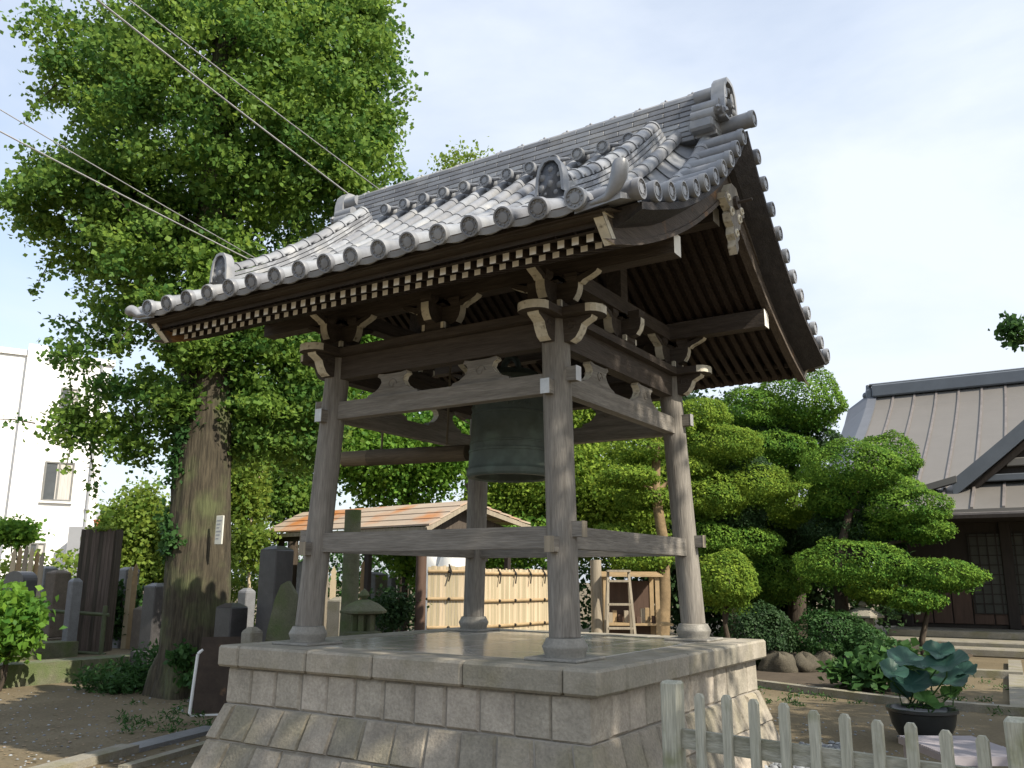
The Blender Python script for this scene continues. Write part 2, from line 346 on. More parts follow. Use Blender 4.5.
# courses of blocks
def course(name, z0, z1, h0, h1, nb, off, material, jit=.012):
    mb = MB()
    core0, core1 = h0-.014, h1-.014
    for fi in range(4):
        c, s_ = [(1, 0), (0, 1), (-1, 0), (0, -1)][fi]
        def P(u, out, z): # u along the face, out = outward distance
            x, y = u, -out
            return Vector((x*c-y*s_, x*s_+y*c, z))
        kx = (PA-.09)/(1.705); ky = (PB-.087)/1.705
        k = -h1; e = [-h0, ]
        ed = [-1+2*(i+off)/nb for i in range(nb+1)]; ed = [-1]+[t for t in ed if -.93 < t < .93]+[1]
        for t0, t1 in zip(ed, ed[1:]):
            g_ = random.uniform(.003, .007); o = random.uniform(0, jit); ch = random.uniform(.010, .022); v = random.random()
            a0, a1, b0, b1 = t0*h0+g_, t1*h0-g_, t0*h1+g_, t1*h1-g_
            back = [P(a0, h0-.06, z0+g_), P(a1, h0-.06, z0+g_), P(b1, h1-.06, z1-g_), P(b0, h1-.06, z1-g_)]
            mid = [P(a0, h0-.012, z0+g_), P(a1, h0-.012, z0+g_), P(b1, h1-.012, z1-g_), P(b0, h1-.012, z1-g_)]
            fr = [P(a0+ch, h0+o, z0+g_+ch), P(a1-ch, h0+o, z0+g_+ch), P(b1-ch, h1+o, z1-g_-ch), P(b0+ch, h1+o, z1-g_-ch)]
            if t0 == -1: mid[0] = P(-h0+.004, h0-.004, z0+g_); mid[3] = P(-h1+.004, h1-.004, z1-g_); fr[0] = P(-h0-.002, h0+.002, z0+g_+ch); fr[3] = P(-h1-.002, h1+.002, z1-g_-ch)
            if t1 == 1: mid[1] = P(h0-.004, h0-.004, z0+g_); mid[2] = P(h1-.004, h1-.004, z1-g_); fr[1] = P(h0+.002, h0+.002, z0+g_+ch); fr[2] = P(h1+.002, h1+.002, z1-g_-ch)
            mb.add(back+mid+fr, [(0, 1, 5, 4), (1, 2, 6, 5), (2, 3, 7, 6), (3, 0, 4, 7), (4, 5, 9, 8), (5, 6, 10, 9), (6, 7, 11, 10), (7, 4, 8, 11), (8, 9, 10, 11)], 0, v)
    mb.hexa([(-core0, -core0, z0), (core0, -core0, z0), (core0, core0, z0), (-core0, core0, z0), (-core1, -core1, z1), (core1, -core1, z1), (core1, core1, z1), (-core1, core1, z1)], 1)
    return mb.build(name, [material, MORTAR], plat)
course('block_course', -.462, -.172, 1.70, 1.695, 12, .0, STONE)
course('block_course', -.735, -.462, 1.80, 1.715, 12, .5, STONELOW, .02)
course('block_course', GZ-.02, -.735, 1.90, 1.80, 12, .0, STONELOW, .02)
mb = MB(); mb.bbox((-PA-.10, -PB+.1, -.13), (-PA+.01, -PB+.22, -.07), .02); mb.build('drain_spout', COPE, plat)

# ================================================================== BELL TOWER
tower = thing('bell_tower', (0, 0, 0), 'open wooden temple bell tower with curved grey tile gable roof on four leaning columns', 'bell tower')
A0, B0, BX, BY = 1.273, 1.246, .0491, .0398
def cp(sx, sy, z): return Vector((sx*(A0-BX*z), sy*(B0-BY*z), z))
SG = [(1, -1), (-1, -1), (1, 1), (-1, 1)]
for sx, sy in SG:
    mb = MB(); N = 14
    mb.tube([cp(sx, sy, .15+2.37*i/N) for i in range(N+1)], [.114-.004*i/N for i in range(N+1)], 24)
    c = mb.build('column', MW['z'], tower, smooth=True)
    b = cp(sx, sy, .15); mb = MB()
    mb.lathe([(.118, .152), (.135, .148), (.14, .135), (.15, .115), (.163, .092), (.163, .085), (.15, .05), (.142, .022), (.142, .02)], (b.x, b.y, 0), 28)
    mb.build('column_base', BASE, c, smooth=True, angle=30)
    mb = MB(); mb.bbox((b.x-.215, b.y-.215, -.002), (b.x+.215, b.y+.215, .022), .008); mb.build('plinth', BASE, c)
# tie beams with projecting, capped tenons
def tie(z0, z1, w, name, wx, ten, mats=None):
    for ax in 'xy':
        for s in (-1, 1):
            zc = (z0+z1)/2; h = z1-z0
            a, b = (cp(-1, s, zc), cp(1, s, zc)) if ax == 'x' else (cp(s, -1, zc), cp(s, 1, zc))
            mb = MB(); u = (b-a).normalized(); mb.beam(a+u*.06, b-u*.06, w, h, 0)
            tz = zc+(ten if ax == 'x' else -ten)
            for e, d in ((a, -u), (b, u)):
                q = e+Vector((0, 0, tz-zc)); mb.beam(q+d*.09, q+d*.185, w*.78, .11, 0, em=0); mb.beam(q+d*.1855, q+d*.19, w*.82, .115, 1)
            mb.build(name, [MW[ax] if name == 'tie_beam' else MW[ax], wx], tower)
tie(.775, .937, .095, 'tie_beam', PALE, .055)
tie(1.949, 2.106, .095, 'upper_tie_beam', STEEL, .055)
# head beams and plate
for ax in 'xy':
    for s in (-1, 1):
        zc = 2.42; a, b = (cp(-1, s, zc), cp(1, s, zc)) if ax == 'x' else (cp(s, -1, zc), cp(s, 1, zc))
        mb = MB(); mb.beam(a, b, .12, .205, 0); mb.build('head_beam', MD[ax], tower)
        # plate: long flat timber with rounded white ends
        L = (b-a).length/2; c = (a+b)/2; c.z = 0; e = L+.43; n_ = 9
        poly = []
        for sg in (1, -1):
            for i in range(n_):
                t = math.pi/2*(1-2*i/(n_-1)); poly.append((sg*(e-.1+.1*math.cos(t)), .13*math.sin(t)*sg))
        off = 0.003 if ax == 'x' else 0
        fn = (lambda p, q, t: Vector((c.x+p, c.y+q, t))) if ax == 'x' else (lambda p, q, t: Vector((c.x+q, c.y+p, t)))
        mb = MB(); mb.prism(poly, fn, 2.524+off, 2.588+off, 0, em=lambda i: 1 if poly[i][0]*poly[(i+1) % len(poly)][0] > 0 and abs(poly[i][0]) > L+.2 else 0)
        mb.build('wall_plate', [MD[ax], PAINT], tower)
        # noses under the plate ends
        for d in (-1, 1):
            prof = [(.09, 2.335), (.155, 2.335), (.20, 2.36), (.235, 2.41), (.255, 2.46), (.30, 2.485), (.335, 2.5), (.345, 2.522), (.09, 2.522)]
            f2 = (lambda p, q, t: Vector((c.x+d*(L+p), c.y+t, q))) if ax == 'x' else (lambda p, q, t: Vector((c.x+t, c.y+d*(L+p), q)))
            mb = MB(); mb.prism(prof, f2, -.05, .05, 0, em=lambda i: 1 if 1 <= i <= 6 else 0)
            # scroll carved on the cheeks
            for sd_ in (-1, 1):
                pts = [f2(.17+.045*math.cos(t)*(1-t/9), 2.455+.045*math.sin(t)*(1-t/9), sd_*.052) for t in np.linspace(0, 6, 14)]
                mb.tube(pts, .006, 5, 0)
            mb.build('beam_nose', [MD[ax], PAINT], tower)
        # frog-leg struts between the upper tie beam and the head beam
        for t in (-.47, .46):
            out = [(-.29, 2.107), (-.275, 2.135), (-.21, 2.15), (-.15, 2.19), (-.12, 2.235), (-.135, 2.27), (-.17, 2.29), (-.155, 2.317), (-.09, 2.305)]
            prof = out+[(-x, z) for x, z in out[::-1]]
            f3 = (lambda p, q, tt: Vector((t+p, c.y+tt, q))) if ax == 'x' else (lambda p, q, tt: Vector((c.x+tt, t+p, q)))
            mb = MB(); mb.prism(prof, f3, -.034, .034, 0, em=lambda i: 1 if i in (1, 2, 3, 4, 5, 6, 7, 9, 10, 11, 12, 13, 14, 15) else 0)
            for sd_ in (-1, 1):
                mb.tube([f3(.05*math.cos(q)*(1-q/10), 2.21+.05*math.sin(q)*(1-q/10), sd_*.036) for q in np.linspace(0, 6.3, 14)], .007, 5, 0)
            mb.build('carved_strut', [MW[ax], PAINT], tower)
# bracket sets on columns and mid spans
def arm(mb, c, ax, nose=True, zb=2.655, plain=False):
    half = [(0, zb), (.13, zb), (.185, zb+.018), (.215, zb+.06), (.23, zb+.11), (.232, zb+.15)]
    tip = [(.25, zb+.145), (.275, zb+.165), (.33, zb+.185), (.385, zb+.212), (.40, zb+.232), (.36, zb+.24), (.30, zb+.222), (.25, zb+.205), (.21, zb+.20)] if nose else [(.232, zb+.165)]
    h = half+tip; top = [(0, zb+.165)]
    poly = h+([(.2, zb+.165)] if nose else [])
    poly = poly+[(-x, z) for x, z in poly[::-1] if x != 0]
    # clean duplicates
    f = (lambda p, q, t: Vector((c.x+p, c.y+t, q))) if ax == 'x' else (lambda p, q, t: Vector((c.x+t, c.y+p, q)))
    n = len(poly); m_ = len(h)
    def em(i):
        x0, x1 = abs(poly[i][0]), abs(poly[(i+1) % n][0])
        return 1 if min(x0, x1) > .18 and poly[i][1] < zb+.235 else 0
    mb.prism(poly, f, -.04, .04, 0, em=em)
    for s in (-1, 0, 1):                       # bearing blocks on the arm
        q = f(s*.17, 0, 0); z0 = zb+.166
        for z1, z2, w1, w2 in ((z0, z0+.03, .038, .055), (z0+.03, z0+.068, .055, .055)):
            mb.hexa([(q.x-w1, q.y-w1, z1), (q.x+w1, q.y-w1, z1), (q.x+w1, q.y+w1, z1), (q.x-w1, q.y+w1, z1), (q.x-w2, q.y-w2, z2), (q.x+w2, q.y-w2, z2), (q.x+w2, q.y+w2, z2), (q.x-w2, q.y+w2, z2)], 0)
def bracket(c, main, cross, nose_cross):
    mb = MB()
    for z1, z2, w1, w2 in ((2.592, 2.63, .085, .115), (2.63, 2.665, .115, .115)):
        mb.hexa([(c.x-w1, c.y-w1, z1), (c.x+w1, c.y-w1, z1), (c.x+w1, c.y+w1, z1), (c.x-w1, c.y+w1, z1), (c.x-w2, c.y-w2, z2), (c.x+w2, c.y-w2, z2), (c.x+w2, c.y+w2, z2), (c.x-w2, c.y+w2, z2)], 0)
    arm(mb, c, main)
    q = MB(); arm(q, c, cross, nose_cross, zb=2.658)
    mb.v, off = mb.v+q.v, len(mb.v); mb.f += [tuple(i+off for i in f) for f in q.f]; mb.m += q.m; mb.var += q.var
    # small white vertical strips on the block fronts
    for ax_, s in (('y', -1), ('x', 1), ('y', 1), ('x', -1)):
        d = Vector((0, s, 0)) if ax_ == 'y' else Vector((s, 0, 0)); t = Vector((1, 0, 0)) if ax_ == 'y' else Vector((0, 1, 0))
        p = c+d*.117; 
        for w in (-.115, .085):
            k = t*w
            mb.add([p+k+Vector((0, 0, 2.61)), p+k+t*.03+Vector((0, 0, 2.61)), p+k+t*.03+Vector((0, 0, 2.664)), p+k+Vector((0, 0, 2.664))], [(0, 1, 2, 3)], 1)
    mb.build('bracket', [MD['x'], PAINT], tower)
z = 2.6
for sx, sy in SG:
    c = cp(sx, sy, z); c.z = 0; bracket(c, 'x', 'y', True)
for s in (-1, 1):
    c = cp(1, s, z); bracket(Vector((.02, c.y, 0)), 'x', 'y', False)
    c = cp(s, 1, z); bracket(Vector((c.x, .02, 0)), 'y', 'x', False)
# purlins, cross beams, ridge beam
for s in (-1, 1):
    mb = MB(); y = s*1.105; mb.beam((-2.168, y, 2.972), (2.168, y, 2.972), .13, .166, 0, em=1); mb.build('purlin', [MD['x'], RPAINT], tower)
    mb = MB(); x = s*1.145; mb.beam((x, -1.04, 2.955), (x, 1.04, 2.955), .14, .13, 0); mb.beam((x, 0, 3.02), (x, 0, 3.56), .14, .14, 0, up=(0, 1, 0)); mb.build('cross_beam', MD['y'], tower)
mb = MB(); mb.beam((-2.1, 0, 3.63), (2.1, 0, 3.63), .15, .16, 0, em=1); mb.build('ridge_beam', [MD['x'], RPAINT], tower)

# roof curves: bargeboard lower edge / rafter line, and tile line
MAINC = np.array([[0, 4.50], [.25, 4.275], [.5, 4.065], [.7, 3.90], [.9, 3.74], [1.22, 3.51], [1.5, 3.325], [1.75, 3.18], [2.05, 3.02], [2.3, 2.90], [2.5, 2.815], [2.6, 2.78]])
LOWC = np.array([[0, 3.80], [.3, 3.57], [.6, 3.367], [.81, 3.232], [1.06, 3.088], [1.29, 2.967], [1.62, 2.811], [1.9, 2.694], [2.17, 2.607], [2.37, 2.540], [2.6, 2.49]])
TOPC = np.array([[0, 4.42], [.2, 4.18], [.4, 3.97], [.7, 3.705], [1.0, 3.48], [1.3, 3.295], [1.6, 3.135], [1.9, 3.01], [2.2, 2.895], [2.4, 2.838], [2.6, 2.795]])
def spl(T, y):
    y = abs(y); k = max(0, min(len(T)-2, int(np.searchsorted(T[:, 0], y))-1))
    # Catmull-Rom on uneven knots
    def tan(i):
        i0, i1 = max(0, i-1), min(len(T)-1, i+1); return (T[i1, 1]-T[i0, 1])/(T[i1, 0]-T[i0, 0])
    h = T[k+1, 0]-T[k, 0]; t = (y-T[k, 0])/h
    return (2*t**3-3*t*t+1)*T[k, 1]+(t**3-2*t*t+t)*h*tan(k)+(-2*t**3+3*t*t)*T[k+1, 1]+(t**3-t*t)*h*tan(k+1)
low = lambda y: spl(LOWC, y)
top = lambda y: spl(TOPC, y)
main = lambda y: spl(MAINC, y)
# rafters, two tiers
def rafter_mb(x, s, tier):
    mb = MB(); ye, yi = (2.27, 1.75) if tier == 'fly' else (2.15, .06)
    zo = .062 if tier == 'fly' else 0; h = .062; w = .05
    pts = [yi+(ye-yi)*i/6 for i in range(7)]
    zz = (lambda y: low(y)+zo+.004+(0.012 if tier == 'fly' else 0))
    if tier == 'fly': zz = lambda y: 2.622+(2.27-y)*.30+(2.27-y)**2*.05
    vs = []
    for y in pts: vs += [(x-w/2, s*y, zz(y)), (x+w/2, s*y, zz(y)), (x+w/2, s*y, zz(y)+h), (x-w/2, s*y, zz(y)+h)]
    fs = [(i*4+j, i*4+(j+1) % 4, i*4+4+(j+1) % 4, i*4+4+j) for i in range(6) for j in range(4)]
    mb.add(vs, fs, 0); mb.add(vs[-4:], [(0, 1, 2, 3)], 1); mb.add(vs[:4], [(3, 2, 1, 0)], 0)
    return mb
NR = 40; xr = [-2.045+4.09*i/(NR-1) for i in range(NR)]
proto = {}
rest = MB()
for s in (-1, 1):
    for i, x in enumerate(xr):
        for tier in ('fly', 'base'):
            if s == 1 and not (tier == 'base' and i >= NR-18):
                q = rafter_mb(x, s, tier); off = len(rest.v); rest.v += q.v; rest.f += [tuple(a+off for a in f) for f in q.f]; rest.m += q.m; rest.var += q.var; continue
            k = (s, tier)
            if k not in proto:
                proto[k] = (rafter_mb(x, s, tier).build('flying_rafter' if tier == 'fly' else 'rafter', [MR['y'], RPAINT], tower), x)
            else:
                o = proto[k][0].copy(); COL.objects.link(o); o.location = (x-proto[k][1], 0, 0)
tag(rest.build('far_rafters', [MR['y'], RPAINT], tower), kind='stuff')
# soffit boards above the rafters, fascia and eave boards
for s in (-1, 1):
    mb = MB(); ys = np.linspace(0, 2.36, 24); fr = []
    zs = [low(y)+.062 if y < 1.78 else max(low(y)+.062, 2.622+(2.27-y)*.30+(2.27-y)**2*.05+.055) for y in ys]
    for x0 in np.arange(-2.13, 2.12, .142):
        vs = []
        for y, z in zip(ys, zs): vs += [(x0, s*y, z), (x0+.139, s*y, z), (x0+.139, s*y, z+.02), (x0, s*y, z+.02)]
        mb.add(vs, [(i*4+j, i*4+(j+1) % 4, i*4+4+(j+1) % 4, i*4+4+j) for i in range(len(ys)-1) for j in range(4)])
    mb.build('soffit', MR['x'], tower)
    mb = MB(); mb.beam((-2.14, s*2.30, 2.70), (2.14, s*2.30, 2.70), .07, .05, 0); mb.beam((-2.2, s*2.38, 2.745), (2.2, s*2.38, 2.745), .09, .06, 0)
    mb.beam((-2.25, s*2.43, 2.785), (2.25, s*2.43, 2.785), .06, .04, 0); mb.beam((-2.13, s*2.02, 2.72), (2.13, s*2.02, 2.72), .04, .05, 0)
    mb.build('eave_board', MD['x'], tower)
    mb = MB(); mb.box((-2.2, s*1.6, 0), (2.2, s*1.6, 0)) if False else None
# bargeboards (curved, moulded, white painted ends)
for sx in (-1, 1):
    for sy in (-1, 1):
        mb = MB(); n = 26; ys = [2.25*i/n for i in range(n+1)]
        xo = 2.17*sx
        def strip(lo_off, hi_off, x0, x1, yend=0.0):
            vs = []
            for i, y in enumerate(ys):
                h = .20+.05*(1-y/2.25)
                y2 = y+(.16 if i == n else 0)
                lo, hi = low(y)+lo_off*h, low(y2)+hi_off*h
                vs += [(x0, sy*y, lo), (x1, sy*y, lo), (x1, sy*y2, hi), (x0, sy*y2, hi)]
            mb.add(vs, [(i*4+j, i*4+(j+1) % 4, i*4+4+(j+1) % 4, i*4+4+j) for i in range(n) for j in range(4)], 0)
            mb.add(vs[-4:], [(0, 1, 2, 3)], 1); mb.add(vs[:4], [(3, 2, 1, 0)], 0)
        strip(0, 1, xo-.035, xo+.03)
        strip(-.02, .16, xo+.0305*sx, xo+.042*sx); strip(.84, 1.02, xo+.0305*sx, xo+.046*sx)
        mb.add([Vector((xo+.034*sx, sy*(2.25+.16*t)+sy*.004, low(2.25)*(1-t)+(low(2.41)+.2)*t)) for t in (0, 1)]+[Vector((xo+.034*sx, sy*(2.20+.16*t), low(2.2)*(1-t)+(low(2.36)+.2)*t)) for t in (1, 0)], [(0, 1, 2, 3)], 1)
        mb.build('bargeboard', [wood('bargeboard_wood_%d%d' % (sx+1, sy+1), (.13, .105, .085), 'y', (.065, .052, .043), blotch=((.30, .16, .07), 2.6, .6, .68)), PAINT], tower)  # orange blotches are dappled sun patches painted into the wood colour
        # boards closing the verge between bargeboard and tiles
        mb = MB(); vs = []
        for i, y in enumerate(ys):
            y2 = min(y*1.02, 2.42)
            b = top(y)-.082; a = min(low(y)+.24, b-.10)
            vs += [(sx*2.12, sy*y, a-.03), (sx*2.27, sy*y, a+.01), (sx*2.415, sy*y2, b-.05), (sx*2.415, sy*y2, b), (sx*2.12, sy*y2, b-.004)]
        mb.add(vs, [(i*5+j, i*5+(j+1) % 5, i*5+5+(j+1) % 5, i*5+5+j) for i in range(n) for j in range(5)], 0); mb.add(vs[-5:], [(0, 1, 2, 3, 4)], 0)
        mb.build('verge_board', MV, tower)
    # pendant
    mb = MB(); o = [(0, 3.24), (.04, 3.30), (.03, 3.36), (.075, 3.40), (.06, 3.47), (.115, 3.50), (.14, 3.56), (.105, 3.60), (.19, 3.63), (.25, 3.66), (.235, 3.72), (.17, 3.72), (.14, 3.78), (.06, 3.86)]
    poly = o+[(-a, b) for a, b in o[::-1][:-1]]
    mb.prism(poly, lambda a, b, t: Vector((t, a, b)), sx*2.20, sx*2.27, 0, em=lambda i: 1)
    for a, b, r in ((.1, 3.58, .05), (-.1, 3.58, .05), (0, 3.42, .045), (.17, 3.68, .04), (-.17, 3.68, .04)):
        mb.tube([(sx*2.272, a+r*math.cos(q)*(1-q/9), b+r*math.sin(q)*(1-q/9)) for q in np.linspace(0, 6.3, 12)], .012, 6, 1)
    mb.tube([(sx*2.27, 0, 3.70), (sx*2.30, 0, 3.70)], .06, 6, 2); mb.tube([(sx*2.30, 0, 3.70), (sx*2.42, 0, 3.705)], .014, 8, 2)
    mb.build('gable_pendant', [MW['z'], PAINT, MD['x']], tower)

# ---------------------------------------------------------------- tiled roof
def arclen(y0, y1, n=200, fn=None):
    fn = fn or top; ys = np.linspace(y0, y1, n); zs = np.array([fn(y) for y in ys]); d = np.hypot(np.diff(ys), np.diff(zs)); return ys, np.concatenate([[0], np.cumsum(d)])
AY, AS = arclen(2.5, .05); ALEN = AS[-1]
BYY, BSS = arclen(2.5, .05, fn=main); BLEN = BSS[-1]
def ya(s_): return float(np.interp(s_, AS, AY))
def yb_main(s_): return float(np.interp(s_, BSS, BYY))
def frame(y, sg, fn=None):                      # point, tangent (down-slope), normal
    top = fn or globals()['top']; e = .01; t = Vector((0, sg*2*e, top(y+e)-top(y-e))).normalized()
    nrm = Vector((0, -t.z, t.y)) if sg > 0 else Vector((0, t.z, -t.y)); 
    if nrm.z < 0: nrm = -nrm
    return Vector((0, sg*y, top(y))), t, nrm
def disc(mb, P, T, r=.073, th=.035, var=.5):    # decorated end disc facing along T
    T = T.normalized(); a = T.orthogonal().normalized(); b = T.cross(a)
    mb.lathe([(r, -th), (r, 0), (r*.97, .008), (r*.82, .009), (r*.78, -.004), (r*.5, -.004), (r*.45, .004), (r*.15, .006), (1e-4, .006)], P, 18, 0, (a, b, T), var=var)
    for k in range(10):
        q = 2*math.pi*k/10; c = P+(a*math.cos(q)+b*math.sin(q))*r*.66; mb.ball(c, r*.085, 0, 4, var=var)
mb = MB(); TL = .262; NX = 17; rx = [-2.08+.26*i for i in range(NX)]
for sg in (-1, 1):
    for i, x in enumerate(rx):                  # round cover tiles; the outermost run follows the lower verge line
        fn, yy_, LL = (top, ya, ALEN) if abs(x) > 2 else (main, yb_main, BLEN)
        for c in range(int(LL/TL)+1):
            s0, s1 = c*TL, min((c+1)*TL+.02, LL); v = random.random()
            if s1-s0 < .05: continue
            fr = []
            for t in (0, .5, 1):
                P, T, N = frame(yy_(s0+(s1-s0)*t), sg, fn); r = .066-.008*t
                fr.append([P+Vector((x, 0, 0))+Vector((math.cos(q), 0, 0))*r+N*(math.sin(q)*r-.004) for q in np.linspace(-.35, math.pi+.35, 11)])
            vs = sum(fr, []); mb.add(vs, [(k*11+j, k*11+j+1, k*11+12+j, k*11+11+j) for k in range(2) for j in range(10)]+[tuple(range(11))], 0, v)
        P, T, N = frame(2.5, sg, fn); disc(mb, P+Vector((x, 0, 0))+T*.03-N*.002, T, var=random.random()*.6)
    for i in range(NX-1):                       # concave pan tiles in stepped courses
        for c in range(int(BLEN/TL)+1):
            s0, s1 = c*TL, min((c+1)*TL+.01, BLEN); v = random.random()
            vs = []; edge = abs(rx[i]+.13) > 1.85
            for t in (0, 1):
                y = yb_main(s0+(s1-s0)*t); P, T, N = frame(y, sg, main); lift = .02*(1-t)
                for j in range(7):
                    u = j/6; uo = u if rx[i] > 0 else 1-u; dz = (top(y)-main(y))*uo if edge else 0
                    vs.append(P+Vector((rx[i]+.02+.22*u, 0, dz))+N*(-.055+lift-.028*math.sin(u*math.pi)))
            for j in range(7): vs.append(vs[j]-frame(yb_main(s0), sg, main)[2]*.024)
            mb.add(vs, [(j, j+1, 8+j, 7+j) for j in range(6)]+[(14+j, 15+j, j+1, j) for j in range(6)], 0, v)
        P, T, N = frame(2.5, sg, main); vs = []       # lip of the eave pan
        for dz in (.0, -.042):
            for j in range(7):
                u = j/6; vs.append(P+Vector((rx[i]+.03+.20*u, 0, 0))+T*.012+N*(-.026-.012*math.sin(u*math.pi)+dz))
        vs += [v_-T*.03 for v_ in vs[7:]]
        mb.add(vs, [(j, j+1, 8+j, 7+j) for j in range(6)]+[(7+j, 8+j, 15+j, 14+j) for j in range(6)], 0, .6)
    # sheet under the tiles
    ys = np.linspace(.02, 2.47, 22); vs = []
    for y in ys: vs += [(-2.28, sg*y, top(y)-.10), (2.28, sg*y, top(y)-.10)]
    mb.add(vs, [(2*i, 2*i+1, 2*i+3, 2*i+2) for i in range(21)], 1)
    # verge tiles lying across both gables
    nv = 11
    for sx in (-1, 1):
        for k in range(nv):
            y = ya(.16+(ALEN-.22)*k/(nv-.3)); P, T, N = frame(y, sg); v = random.random()
            Pc = P+N*.005; 
            mb.tube([Pc+Vector((sx*2.10, 0, 0)), Pc+Vector((sx*2.41, 0, -.0))], [.058, .064], 14, 0, var=v)
            disc(mb, Pc+Vector((sx*2.435, 0, 0)), Vector((sx, 0, 0)), .07, var=v)
            y2 = ya(.16+(ALEN-.22)*(k+1)/(nv-.3)); P2, T2, N2 = frame(y2, sg)
            vs = []
            for xx in (2.09, 2.40):
                for u in (0, .5, 1): vs.append(P.lerp(P2, u)+Vector((sx*xx, 0, 0))+N*(-.05-.02*math.sin(u*math.pi)))
            vs += [q-N*.02 for q in vs[3:6]]
            mb.add(vs, [(0, 1, 4, 3), (1, 2, 5, 4), (3, 4, 7, 6), (4, 5, 8, 7)], 0, random.random())
        # upturned corner tile
        P, T, N = frame(2.48, sg)
        hk = .82 if sx*sg < 0 else .16
        mb.tube([P+Vector((sx*2.16, 0, -.05)), P+Vector((sx*2.27, 0, -.035)), P+Vector((sx*2.325, sg*.01, .01)), P+Vector((sx*2.36, sg*.015, .09*hk)), P+Vector((sx*2.375, sg*.02, .17*hk)), P+Vector((sx*2.38, sg*.02, .205*hk)), P+Vector((sx*2.38, sg*.02, .22*hk))], [.012, .026, .042, .052, .052, .04, .012], 16, 0, var=.5)
        P2, T2, N2 = frame(2.3, sg)
        mb.add([P+Vector((sx*2.05, 0, -.09)), P+Vector((sx*2.36, 0, -.06)), P2+Vector((sx*2.38, 0, -.05)), P2+Vector((sx*2.05, 0, -.09))]+[P+Vector((sx*2.05, 0, -.04)), P+Vector((sx*2.36, 0, -.02)), P2+Vector((sx*2.38, 0, -.02)), P2+Vector((sx*2.05, 0, -.04))], [(0, 1, 2, 3), (4, 5, 6, 7), (0, 1, 5, 4), (1, 2, 6, 5)], 0, .5)
roof = mb.build('tiled_roof', [TILE, MD['x']], tower, smooth=True, angle=35)
# descending ridges
def demon(mb, P, D, U, w=.2, h=.27, th=.07):    # ridge-end plate with a moulded face, facing D
    D = D.normalized(); S_ = D.cross(U).normalized()
    o = [(-w*.62, -.02), (-w*.68, .03), (-w*.52, .05), (-w*.48, h*.55), (-w*.40, h*.8), (-w*.22, h*.97), (0, h)]
    poly = o+[(-a, b) for a, b in o[::-1][1:]]
    fn = lambda a, b, t: P+S_*a+U*b+D*t
    mb.prism(poly, fn, -th, 0, 0)
    inner = [(a*.80, .02+b*.86) for a, b in poly]
    n = len(poly); rim = [fn(a, b, .018) for a, b in poly]; rin = [fn(a, b, .018) for a, b in inner]; rb = [fn(a, b, 0) for a, b in inner]; ro = [fn(a, b, 0) for a, b in poly]
    vs = rim+rin+rb+ro
    mb.add(vs, [(i, (i+1) % n, n+(i+1) % n, n+i) for i in range(n)]+[(n+i, n+(i+1) % n, 2*n+(i+1) % n, 2*n+i) for i in range(n)]+[(i, (i+1) % n, 3*n+(i+1) % n, 3*n+i) for i in range(n)])
    for a, b, r in ((0, .42, .11), (-.2, .58, .09), (.2, .58, .09), (-.22, .34, .10), (.22, .34, .10), (0, .74, .09), (-.12, .2, .08), (.12, .2, .08), (0, .14, .06)):
        mb.ball(fn(a*w*1.5, b*h, -.022), r*h*random.uniform(.95, 1.35), 1, 6)
    for sgn in (-1, 1):                         # curled cloud feet
        mb.tube([fn(sgn*(w*.6+.035*math.cos(q)*(1-q/9)), .02+.035*math.sin(q)*(1-q/9), -.02) for q in np.linspace(0, 6, 10)], .017, 6, 0)
for sx in (-1, 1):
    for sg in (-1, 1):
        mb = MB(); XK = 1.68*sx; ys = [2.03-(2.03-.24)*i/22 for i in range(23)]
        frs = []
        for y in ys:
            P, T, N = frame(y, sg, main); frs.append((P+Vector((XK, 0, 0)), Vector((1, 0, 0)), N))
        b = -.03
        for k in range(5):
            w = .115-.009*k
            for q in range(0, 22, 3):
                e = min(q+3, 22); v = random.random()
                sub = frs[q:e+1]
                mb.sweep([(-w, b), (w, b), (w, b+.03), (-w, b+.03)], sub, 0, var=v)
            b += .037
        for q in range(0, 22, 2):
            e = min(q+2, 22); v = random.random(); sec = [(math.cos(t)*.068, b+math.sin(t)*.068) for t in np.linspace(0, math.pi, 9)]
            mb.sweep(sec, frs[q:e+1], 0, var=v)
            P, A, N = frs[e]; P0 = frs[e-1][0]; d = (P-P0).normalized()
            mb.sweep([(math.cos(t)*.078, b+math.sin(t)*.078) for t in np.linspace(0, math.pi, 9)], [(P-d*.025, A, N), (P, A, N)], 0, var=v)
        kd = mb.build('descending_ridge', TILE, roof, smooth=True, angle=35)
        mb = MB(); P, T, N = frame(2.13, sg, main); demon(mb, P+Vector((XK, 0, .055)), Vector((0, sg, 0)), Vector((0, 0, 1)), .22, .32)
        mb.build('ridge_end_tile', [TILE, TILED], roof, smooth=True, angle=35)
